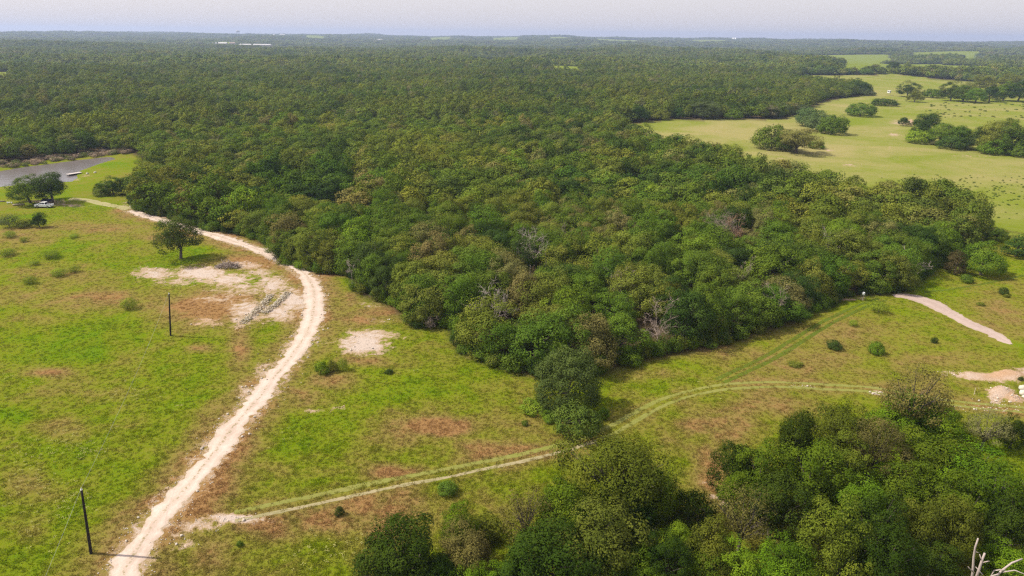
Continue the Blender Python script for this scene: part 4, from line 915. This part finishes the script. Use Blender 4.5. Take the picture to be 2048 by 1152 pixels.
scatter('gravel', 'loose pale stones along the road verges and bare patches', [stone_me(1), stone_me(2), stone_me(3)], np.column_stack([sx_, sy_, height(sx_, sy_)]), (NP.uniform(.5, 1.0, (n, 1)) + 1.2 * (NP.random((n, 1)) < .06)) * np.ones((1, 3)), None)
# pale wildflower heads in loose drifts
FL = plain('petals', (.46, .43, .14), .8, var=.2)
def flower(seed):
    g = random.Random(seed); b = MB()
    for i in range(5):
        c = (g.uniform(-.2, .2), g.uniform(-.2, .2), g.uniform(.18, .34)); b.rock(c, (.06, .06, .04), g, 5)
    return b.me('flower', FL)
fx, fy = [], []
for px, py, a, b_, n_ in ((60, 900, 60, 40, 40), (150, 880, 60, 40, 46), (80, 960, 70, 50, 50), (250, 790, 70, 20, 40), (170, 905, 60, 20, 30), (90, 1040, 80, 60, 46), (60, 760, 60, 40, 30), (160, 1000, 40, 30, 20), (700, 1090, 120, 40, 30), (620, 1110, 60, 30, 16), (560, 880, 60, 30, 10), (930, 690, 60, 20, 12), (1330, 770, 200, 40, 20)):
    for _ in range(n_):
        q = at(px + rnd.gauss(0, a * .5), py + rnd.gauss(0, b_ * .5)); fx.append(q[0]); fy.append(q[1])
fx, fy = np.array(fx), np.array(fy); n = len(fx)
scatter('wildflowers', 'pale yellowish flower heads in loose drifts over the meadow', [flower(1), flower(2), flower(3)], np.column_stack([fx, fy, height(fx, fy)]), NP.uniform(.4, .95, (n, 1)) * np.ones((1, 3)), None)
# ------------------------------------------------------------------ made things
POLE = plain('creosote', (.022, .017, .014), .85, var=.4, scale=2)
CAPM = plain('pole_cap', (.55, .53, .5), .6)
WIRE = plain('wire', (.5, .5, .48), .4, .6)
def pole(px, py, tx, ty, label, h=8.7):
    x, y = at(px, py); z = hz(x, y); e = thing('utility_pole', label, 'utility pole', (x, y, z), 0, 'bare utility poles')
    X2, Y2 = at(tx, ty, h); top = Vector((X2 - x, Y2 - y, h - z)); b = MB()
    P_ = [Vector((0, 0, -.5))] + [top * (k / 6) for k in range(7)]
    b.tube(P_, [.17] + [.17 - .055 * k / 6 for k in range(7)], 10); obj('shaft', b.me('shaft', POLE, True), e)
    c = MB(); c.tube([top, top + Vector((0, 0, .06)), top + Vector((0, 0, .1))], [.13, .13, .05], 10); obj('cap', c.me('cap', CAPM), e)
    i_ = MB(); i_.tube([top + Vector((0, 0, .1)), top + Vector((0, 0, .17)), top + Vector((0, 0, .26))], [.05, .07, .04], 8); obj('insulator', i_.me('insulator', CAPM, True), e)
    return Vector((x, y, z)) + top + Vector((0, 0, .22))
p1 = pole(183, 1110, 163, 980, 'bare dark utility pole beside the road at the lower left, nearer one')
p2 = pole(341, 670, 338, 588, 'bare dark utility pole by the bare clearing, farther one')
def wire(a, b, sag, label):
    m = MB(); m.tube([a.lerp(b, k / 16) - Vector((0, 0, sag * 4 * (k / 16) * (1 - k / 16))) - a for k in range(17)], [.010] * 17, 4)
    o = obj('power_wire', m.me('power_wire', WIRE), loc=a); set_props(o, label, 'wire', 'wires between the poles')
wire(p1, p2, .9, 'thin pale wire slung between the two dark poles')
p3 = p1 + (p1 - p2) * .8 + Vector((0, 0, 0))
wire(p1, p3, .8, 'thin pale wire running out of the photo from the nearer pole')

# brush pile
def brush_pile(px, py, L, Wd, H):
    x, y = at(px, py); g = random.Random(5); e = thing('brush_pile', 'heap of grey-brown cut branches on the bare clearing', 'brush pile', (x, y, hz(x, y)))
    bm_, bd, br = MB(), MB(), MB()
    for i in range(230):
        a = g.uniform(0, 6.28); q = math.sqrt(g.random()); cx, cy_ = q * L / 2 * math.cos(a), q * Wd / 2 * math.sin(a); z = H * (1 - q * q) * g.random() + .06
        d = Vector((g.gauss(0, 1), g.gauss(0, 1), g.gauss(0, .45))).normalized(); l = g.uniform(.4, 1.3); c = Vector((cx, cy_, z))
        A, B = c - d * l, c + d * l; A.z = max(.02, A.z); B.z = max(.02, B.z); rr = g.choice([.02, .03, .03, .05, .07])
        (bm_ if i % 3 == 0 else bd if i % 3 == 1 else br).tube([A, (A + B) / 2 + Vector((g.uniform(-.1, .1), g.uniform(-.1, .1), .08)), B], [rr, rr * .85, rr * .4], 5)
    for b, m in ((bm_, DEADW), (bd, BARK), (br, TWIGS)):
        o = obj('branches', b.me('branches', m), e); o['kind'] = 'stuff'
brush_pile(456, 534, 5.6, 3.4, 1.7)
# two rows of pale rubble
STONE = plain('limestone', (.42, .35, .24), .9, var=.3, scale=1.2); STONEW = plain('white_stone', (.54, .49, .40), .9, var=.25, scale=1.5)
def rubble(line, label, wd_, seed):
    C = catmull([at(*p) for p in line], .3); g = random.Random(seed); o3 = C[0]
    e = thing('rock_pile', label, 'rock pile', (o3[0], o3[1], hz(*o3)), 0, 'rows of rubble')
    b1, b2 = MB(), MB()
    for i in range(760):
        p = C[g.randrange(len(C))]; dx, dy = g.gauss(0, wd_ * .42), g.gauss(0, wd_ * .42); q = math.hypot(dx, dy) / wd_
        zz = max(0, .55 * (1 - q * q)) * g.random()
        r = g.choice([.06, .08, .1, .13, .16, .2]); x, y = p[0] + dx, p[1] + dy
        (b1 if g.random() < .72 else b2).rock((x - o3[0], y - o3[1], hz(x, y) - hz(*o3) + zz + r * .3), (r, r * g.uniform(.6, 1.1), r * g.uniform(.5, .8)), g, 6)
    for b, m in ((b1, STONE), (b2, STONEW)):
        o = obj('stones', b.me('stones', m), e); o['kind'] = 'stuff'
rubble([(484, 646), (505, 632), (525, 612), (540, 592)], 'left row of dumped pale rubble on the bare clearing', 1.15, 3)
rubble([(530, 626), (552, 610), (566, 596), (575, 586)], 'right row of dumped pale rubble on the bare clearing', 1.0, 9)

# boulders and marker stake by the dug earth
def boulder(px, py, r, label, m=STONEW, seed=1):
    x, y = at(px, py); b = MB(); b.rock((0, 0, r * .45), (r, r * .85, r * .7), random.Random(seed), 9)
    set_props(obj('boulder', b.me('boulder', m, True), loc=(x, y, hz(x, y))), label, 'boulder', 'pale boulders')
boulder(2044, 780, .85, 'big white rounded boulder at the right rim by the dug earth', seed=2)
boulder(2046, 790, .8, 'white boulder at the right rim, lower of the two big ones', seed=3)
boulder(2047, 796, .4, 'small white stone at the foot of the two boulders', seed=4)
boulder(1958, 802, .22, 'small pale stone beside the grassy track below the stake', seed=5)
boulder(190, 345, .6, 'pale stone on the pond shore, right of two', seed=6)
boulder(175, 347, .6, 'white stone on the pond shore, left of two', seed=7)
boulder(262, 415, .45, 'pale stone at the road end', seed=8)
x, y = at(1948, 789); b = MB(); b.box((0, 0, .55), (.09, .05, 1.3), .3); b.add([(-.045, -.025, 1.2), (.045, -.025, 1.2), (.045, .025, 1.2), (-.045, .025, 1.2), (0, 0, 1.3)], [(0, 1, 4), (1, 2, 4), (2, 3, 4), (3, 0, 4)])
YST = plain('raw_timber', (.62, .52, .33), .8)
set_props(obj('marker_stake', b.me('marker_stake', YST), loc=(x, y, hz(x, y))), 'upright pale wooden stake in the grass near the dug earth', 'stake')

# pickup truck
WHITE = plain('white_paint', (.80, .80, .80), .28, var=.03, spec=.5); GLASSD = plain('dark_glass', (.02, .022, .026), .08, spec=.6); RUB = plain('rubber', (.02, .02, .02), .9); STEEL = plain('steel', (.45, .45, .46), .35, .8); LAMPR = plain('red_lamp', (.4, .02, .02), .3); LAMPW = plain('clear_lamp', (.7, .7, .68), .15); BLUEP = plain('navy_paint', (.03, .035, .09), .4)
DARKBED = plain('bed_liner', (.03, .03, .032), .8)
def prism(profile, y0_, y1_, inset=0.0):
    """side profile (x,z) extruded across y"""
    n_ = len(profile); V = [(p[0], y0_, p[1]) for p in profile] + [(p[0], y1_, p[1]) for p in profile]
    F = [tuple(range(n_)), tuple(range(2 * n_ - 1, n_ - 1, -1))] + [(i, i + n_, (i + 1) % n_ + n_, (i + 1) % n_) for i in range(n_)]
    F = [tuple(reversed(f)) for f in F[:2]] + [tuple(reversed(f)) for f in F[2:]]
    return V, [tuple(reversed(f)) for f in F]
def wheel(e, x, y, r=.39, w=.27):
    t = MB(); t.tube([(0, -w / 2, 0), (0, -w / 2 + .03, 0), (0, w / 2 - .03, 0), (0, w / 2, 0)], [r * .92, r, r, r * .92], 20)
    o = obj('wheel', t.me('wheel', RUB, True), e, (x, y, r))
    h = MB(); s = 1 if y > 0 else -1; h.tube([(0, s * (w / 2 - .02), 0), (0, s * (w / 2 + .012), 0)], [r * .62, r * .56], 14)
    obj('rim', h.me('rim', STEEL), o)
def pickup(px, py, rz):
    x, y = at(px, py); e = thing('pickup_truck', 'white crew-cab pickup parked under the pond oaks', 'pickup truck', (x, y, hz(x, y)), rz)
    b = MB(); V, F = prism([(-2.85, .45), (2.6, .42), (2.82, .55), (2.82, .98), (2.7, 1.08), (1.35, 1.17), (1.3, 1.17), (-.85, 1.17), (-.85, .72), (-2.72, .72), (-2.72, 1.17), (-2.85, 1.15)], -.93, .93); b.add(V, F)
    for s in (-1, 1): b.box((-1.79, s * .89, .95), (1.88, .08, .44))
    obj('body', b.me('body', WHITE), e)
    c = MB(); V, F = prism([(1.45, 1.165), (.75, 1.78), (.55, 1.86), (-.55, 1.86), (-.78, 1.78), (-.9, 1.165)], -.83, .83)
    for i, v in enumerate(V):
        if v[2] > 1.5: V[i] = (v[0], v[1] * .86, v[2])
    c.add(V, F); obj('cab', c.me('cab', WHITE), e)
    def win(pts): 
        w_ = MB(); w_.add(pts, [tuple(range(len(pts)))]); obj('window', w_.me('window', GLASSD), e)
    for s in (-1, 1):
        q = lambda X_, Z_: (X_, s * (.84 - (Z_ - 1.165) * .19), Z_)
        win([q(1.22, 1.22), q(.72, 1.7), q(.36, 1.76), q(.36, 1.22)]); win([q(.28, 1.22), q(.28, 1.76), q(-.45, 1.76), q(-.68, 1.7), q(-.76, 1.22)])
        ar = MB()
        for X_ in (1.78, -1.72): ar.tube([(X_, s * .90, .40), (X_, s * .945, .40)], [.47, .47], 16)
        obj('wheel_arch', ar.me('wheel_arch', DARKBED), e)
        d_ = MB(); d_.box((.33, s * .935, .8), (1.0, .012, .62)); d_.box((-.5, s * .935, .8), (.6, .012, .62)); dd = obj('door', d_.me('door', WHITE), e)
        h_ = MB(); h_.box((.0, s * .95, 1.0), (.16, .03, .035)); obj('handle', h_.me('handle', STEEL), dd)
        m_ = MB(); m_.box((1.05, s * 1.02, 1.24), (.12, .2, .18)); obj('mirror', m_.me('mirror', DARKBED), e)
        l_ = MB(); l_.box((2.81, s * .72, .86), (.06, .34, .18)); obj('headlight', l_.me('headlight', LAMPW), e)
        t_ = MB(); t_.box((-2.86, s * .84, .95), (.04, .14, .34)); obj('tail_light', t_.me('tail_light', LAMPR), e)
        for X_ in (1.78, -1.72): wheel(e, X_, s * .84)
    win([(1.47, -.72, 1.20), (1.47, .72, 1.20), (.80, .66, 1.76), (.80, -.66, 1.76)]); win([(-.91, -.70, 1.22), (-.80, -.64, 1.74), (-.80, .64, 1.74), (-.91, .70, 1.22)])
    bd = MB(); bd.box((-1.79, 0, .735), (1.84, 1.68, .02)); obj('truck_bed', bd.me('truck_bed', DARKBED), e)
    g_ = MB(); g_.box((2.83, 0, .84), (.03, 1.0, .26)); obj('grille', g_.me('grille', DARKBED), e)
    bu = MB(); bu.box((2.88, 0, .55), (.14, 1.8, .2)); bu.box((-2.92, 0, .55), (.14, 1.75, .18)); obj('bumper', bu.me('bumper', STEEL), e)
pickup(89, 413.5, R(176))
def cart(px, py, rz):
    x, y = at(px, py); e = thing('utility_cart', 'dark blue utility cart with pale roof parked behind the white pickup', 'utility cart', (x, y, hz(x, y)), rz)
    b = MB(); V, F = prism([(-1.5, .4), (1.4, .4), (1.55, .7), (.8, 1.0), (.3, .6), (-.4, .6), (-.5, .95), (-1.55, .95)], -.7, .7); b.add(V, F); obj('body', b.me('body', BLUEP), e)
    r_2 = MB(); r_2.box((0, 0, 1.95), (1.7, 1.45, .07)); obj('roof', r_2.me('roof', plain('pale_canvas', (.6, .56, .48), .8)), e)
    for sx in (.75, -.6):
        for s in (-1, 1):
            p = MB(); p.tube([(sx, s * .66, .85), (sx * .95, s * .66, 1.94)], [.03, .03], 6); obj('roof_post', p.me('roof_post', DARKBED), e)
    for sx in (1.0, -1.0):
        for s in (-1, 1): wheel(e, sx, s * .7, .32, .25)
    s_2 = MB(); s_2.box((-.1, 0, .72), (.5, 1.2, .12)); s_2.box((-.38, 0, .98), (.1, 1.2, .45)); obj('seat', s_2.me('seat', DARKBED), e)
cart(93, 404.5, R(170))
def log(px, py, L, r, rz, label, m):
    x, y = at(px, py); b = MB(); b.tube([(-L / 2, 0, r), (0, .04, r * 1.05), (L / 2, 0, r * .9)], [r, r * .95, r * .8], 9)
    set_props(obj('log', b.me('log', m, True), loc=(x, y, hz(x, y)), rz=rz), label, 'log')
log(38, 411, 3.4, .28, .5, 'pale stripped log lying left of the pickup', STONE)
log(2, 405, 3.0, .2, .1, 'brown log lying in the grass at the left rim', TWIGS)
x, y = at(20, 408.5); b = MB(); b.box((0, 0, .55), (1.9, .5, .1)); tb = thing('bench', 'small white bench on the lawn left of the pickup', 'bench', (x, y, hz(x, y)))
obj('seat', b.me('seat', WHITE), tb)
for sx in (-.75, .75):
    b = MB(); b.box((sx, 0, .24), (.1, .42, .5)); obj('leg', b.me('leg', WHITE), tb)

# jetty
def jetty():
    a = Vector((*at(162, 345), 0)); b_ = Vector((*at(134, 349.5), 0)); d = (b_ - a); L = d.length; rz = math.atan2(d.y, d.x)
    e = thing('jetty', 'low pale wooden jetty reaching into the pond', 'jetty', (a.x, a.y, 0), rz)
    g = random.Random(2); n_ = int(L / .34); PL = plain('grey_planks', (.52, .46, .42), .85, var=.25); mp_ = MB(); mp_.box((0, 0, 0), (.30, 2.0, .06)); pm = mp_.me('plank', PL)
    for i in range(n_):
        o = obj('plank', pm, e, (i * .34 + .2, g.uniform(-.03, .03), .16 + g.uniform(-.01, .01)))
    for s in (-1, 1):
        bm_ = MB(); bm_.box((L / 2, s * .8, .06), (L, .1, .14)); obj('beam', bm_.me('beam', BARK), e)
        for i in range(4):
            p = MB(); p.tube([(L * (i + .6) / 4, s * .85, -1.9), (L * (i + .6) / 4, s * .85, .12)], [.09, .09], 8); obj('post', p.me('post', BARK), e)
    for i in (1.6, 2.8):
        f = MB(); f.box((L * i / 4, 0, -.22), (1.6, 1.7, .42)); obj('float', f.me('float', RUB), e)
jetty()

# hunting blind on stilts in the upper pasture, feeder by the wood corner
def blind(px, py):
    x, y = at(px, py); e = thing('hunting_blind', 'white box hunting blind on stilts in the upper pasture', 'hunting blind', (x, y, hz(x, y)), .5)
    z0 = 2.4; b = MB()
    for s in (-1, 1): b.box((0, s * 1.2, z0 + 1.0), (2.4, .06, 2.0)); b.box((s * 1.17, 0, z0 + 1.0), (.06, 2.34, 2.0))
    b.box((0, 0, z0), (2.4, 2.4, .08)); obj('wall', b.me('wall', WHITE), e)
    r_2 = MB(); r_2.add([(-1.5, -1.5, z0 + 2.02), (1.5, -1.5, z0 + 2.02), (1.5, 1.5, z0 + 2.35), (-1.5, 1.5, z0 + 2.35), (-1.5, -1.5, z0 + 2.1), (1.5, -1.5, z0 + 2.1), (1.5, 1.5, z0 + 2.43), (-1.5, 1.5, z0 + 2.43)], [(3, 2, 1, 0), (4, 5, 6, 7), (0, 1, 5, 4), (1, 2, 6, 5), (2, 3, 7, 6), (3, 0, 4, 7)]); obj('roof', r_2.me('roof', WHITE), e)
    for s in (-1, 1):
        w_ = MB(); w_.box((s * 1.21, 0, z0 + 1.25), (.03, 1.7, .7)); obj('window', w_.me('window', GLASSD), e)
        w_ = MB(); w_.box((.3, s * 1.24, z0 + 1.25), (1.1, .03, .6)); obj('window', w_.me('window', GLASSD), e)
        for t in (-1, 1):
            l_ = MB(); l_.tube([(s * 1.3, t * 1.3, -.2), (s * 1.05, t * 1.05, z0)], [.07, .07], 6); obj('leg', l_.me('leg', STEEL), e)
blind(1777, 191.5)
def feeder(px, py):
    x, y = at(px, py); e = thing('deer_feeder', 'small white barrel feeder on legs at the wood corner', 'feeder', (x, y, hz(x, y)))
    b = MB(); b.tube([(0, 0, 1.15), (0, 0, 1.22), (0, 0, 1.7), (0, 0, 1.8)], [.16, .27, .27, .24], 14); obj('barrel', b.me('barrel', WHITE, True), e)
    l2 = MB(); l2.tube([(0, 0, 1.8), (0, 0, 1.9)], [.29, .1], 14); obj('lid', l2.me('lid', WHITE), e)
    for i in range(3):
        a = 2.09 * i; l_ = MB(); l_.tube([(math.cos(a) * .75, math.sin(a) * .75, -.1), (math.cos(a) * .32, math.sin(a) * .32, 1.6)], [.03, .03], 6); obj('leg', l_.me('leg', STEEL), e)
feeder(1725, 599)

# far farm buildings and water tower
ROOFW = plain('pale_roof', (.50, .48, .46), .5); WALLC = plain('cream_wall', (.46, .40, .32), .8); ROOFB = plain('brown_roof', (.3, .22, .18), .8)
def far_at(px, R_):
    d = ray(px, 80); k = R_ / math.hypot(d.x, d.y); return d.x * k, d.y * k
def barn(px, py, wpx, R_, h, label, wall=WALLC, roof=ROOFW):
    x, y = far_at(px, R_); d = ray(px, py); k = R_ / math.hypot(d.x, d.y); zv = CAMH + d.z * k
    L = wpx * R_ / FPX; z = zv - h * .5
    e = thing('farm_building', label, 'farm building', (x, y, z), rnd.uniform(-.15, .15), 'far farm buildings')
    w_ = MB(); w_.box((0, 0, h * .25 - 6), (L, L * .45, h * .8 + 12)); obj('wall', w_.me('wall', wall), e)
    D_ = L * .25; zr = h * .65; r_2 = MB(); r_2.add([(-L / 2 - .5, -D_, zr), (L / 2 + .5, -D_, zr), (L / 2 + .5, 0, zr + h * .4), (-L / 2 - .5, 0, zr + h * .4), (-L / 2 - .5, D_, zr), (L / 2 + .5, D_, zr)], [(0, 1, 2, 3), (3, 2, 5, 4), (0, 3, 4), (1, 5, 2)]); obj('roof', r_2.me('roof', roof), e)
for a in [(445, 87.5, 15, 3600, 12, 'long cream farm building far off left of the water tower'), (464, 87, 9, 3600, 11, 'brown-roofed farm house beside the long cream building', WALLC, ROOFB), (425, 87.5, 3, 3600, 9, 'small white shed far left of the cream building', WHITE), (431, 87.2, 3, 3600, 9, 'small white shed next to the cream building', WHITE), (490, 90, 20, 3500, 9, 'low cream building in the far clearing', WALLC), (524, 90.2, 30, 3500, 9, 'longest low pinkish building in the far clearing', WALLC),
          (756, 82.5, 8, 5600, 12, 'bright white building on the far hillside, lower one', WHITE), (760, 80, 9, 5700, 12, 'pale building on the far hillside, upper one', WALLC), (802, 76.5, 2.5, 6500, 13, 'tiny white house high on the far hillside', WHITE), (811, 81.2, 3, 6000, 11, 'tiny white house lower on the far hillside', WHITE), (566, 70, 9, 7000, 12, 'white row of roofs high on the far ridge', WHITE), (549, 70, 3, 7000, 12, 'small white roof high on the far ridge', WHITE),
          (282, 72.6, 3, 6500, 12, 'lone white house on the far left hillside', WHITE), (64, 66, 14, 7300, 11, 'pale roofs on the far ridge at the left', WALLC), (12, 66, 9, 7300, 11, 'pale roofs on the far ridge at the left rim', WALLC)]:
    barn(*a[:6], *a[6:])
for i, px in enumerate((1464.5, 1467.5, 1471)):
    R_ = 7600; x, y = far_at(px, R_); d = ray(px, 77.5); k = R_ / math.hypot(d.x, d.y); z = CAMH + d.z * k - 7
    b = MB(); r_ = 4.5 + 1.2 * i; b.tube([(0, 0, -30), (0, 0, 16)], [r_, r_], 16); e = thing('silo', ['slim white silo at the left of three on the far ridge', 'white silo in the middle of three on the far ridge', 'widest white silo at the right of three on the far ridge'][i], 'silo', (x, y, z), 0, 'far white silos')
    obj('drum', b.me('drum', WHITE, True), e); c = MB(); c.tube([(0, 0, 16), (0, 0, 18.5), (0, 0, 20)], [r_ * 1.02, r_ * .6, .3], 16); obj('dome', c.me('dome', WHITE, True), e)
R_ = 9000; x, y = far_at(477.5, R_); d = ray(477.5, 62.5); k = R_ / math.hypot(d.x, d.y); zt = CAMH + d.z * k
e = thing('water_tower', 'faint squat water tower on the hazy horizon', 'water tower', (x, y, zt - 40)); TW = plain('tower_grey', (.5, .45, .44), .7)
b = MB(); b.tube([(0, 0, 28), (0, 0, 32), (0, 0, 46), (0, 0, 52)], [10, 20, 20, 8], 20); obj('tank', b.me('tank', TW, True), e)
for i in range(6):
    b = MB(); b.tube([(17 * math.cos(i * 1.047), 17 * math.sin(i * 1.047), -40), (15 * math.cos(i * 1.047), 15 * math.sin(i * 1.047), 31)], [1.2, 1.2], 6); obj('leg', b.me('leg', TW), e)

# ------------------------------------------------------------------ haze: one even body of air round the whole scene
hm, nt, out = new_mat('haze'); pv = N(nt, 'ShaderNodeVolumePrincipled'); nt.links.new(pv.outputs[0], out.inputs['Volume'])
pv.inputs['Color'].default_value = (.57, .69, .98, 1); pv.inputs['Density'].default_value = 1.05e-4; pv.inputs['Anisotropy'].default_value = .2
b = MB(); zt_, zb = 150.0, ZMIN - 40; b.box((0, 0, (zt_ + zb) / 2), (29800, 29800, zt_ - zb))
ho = obj('haze', b.me('haze', hm)); set_props(ho, 'thin summer haze over the whole land', kind='stuff')
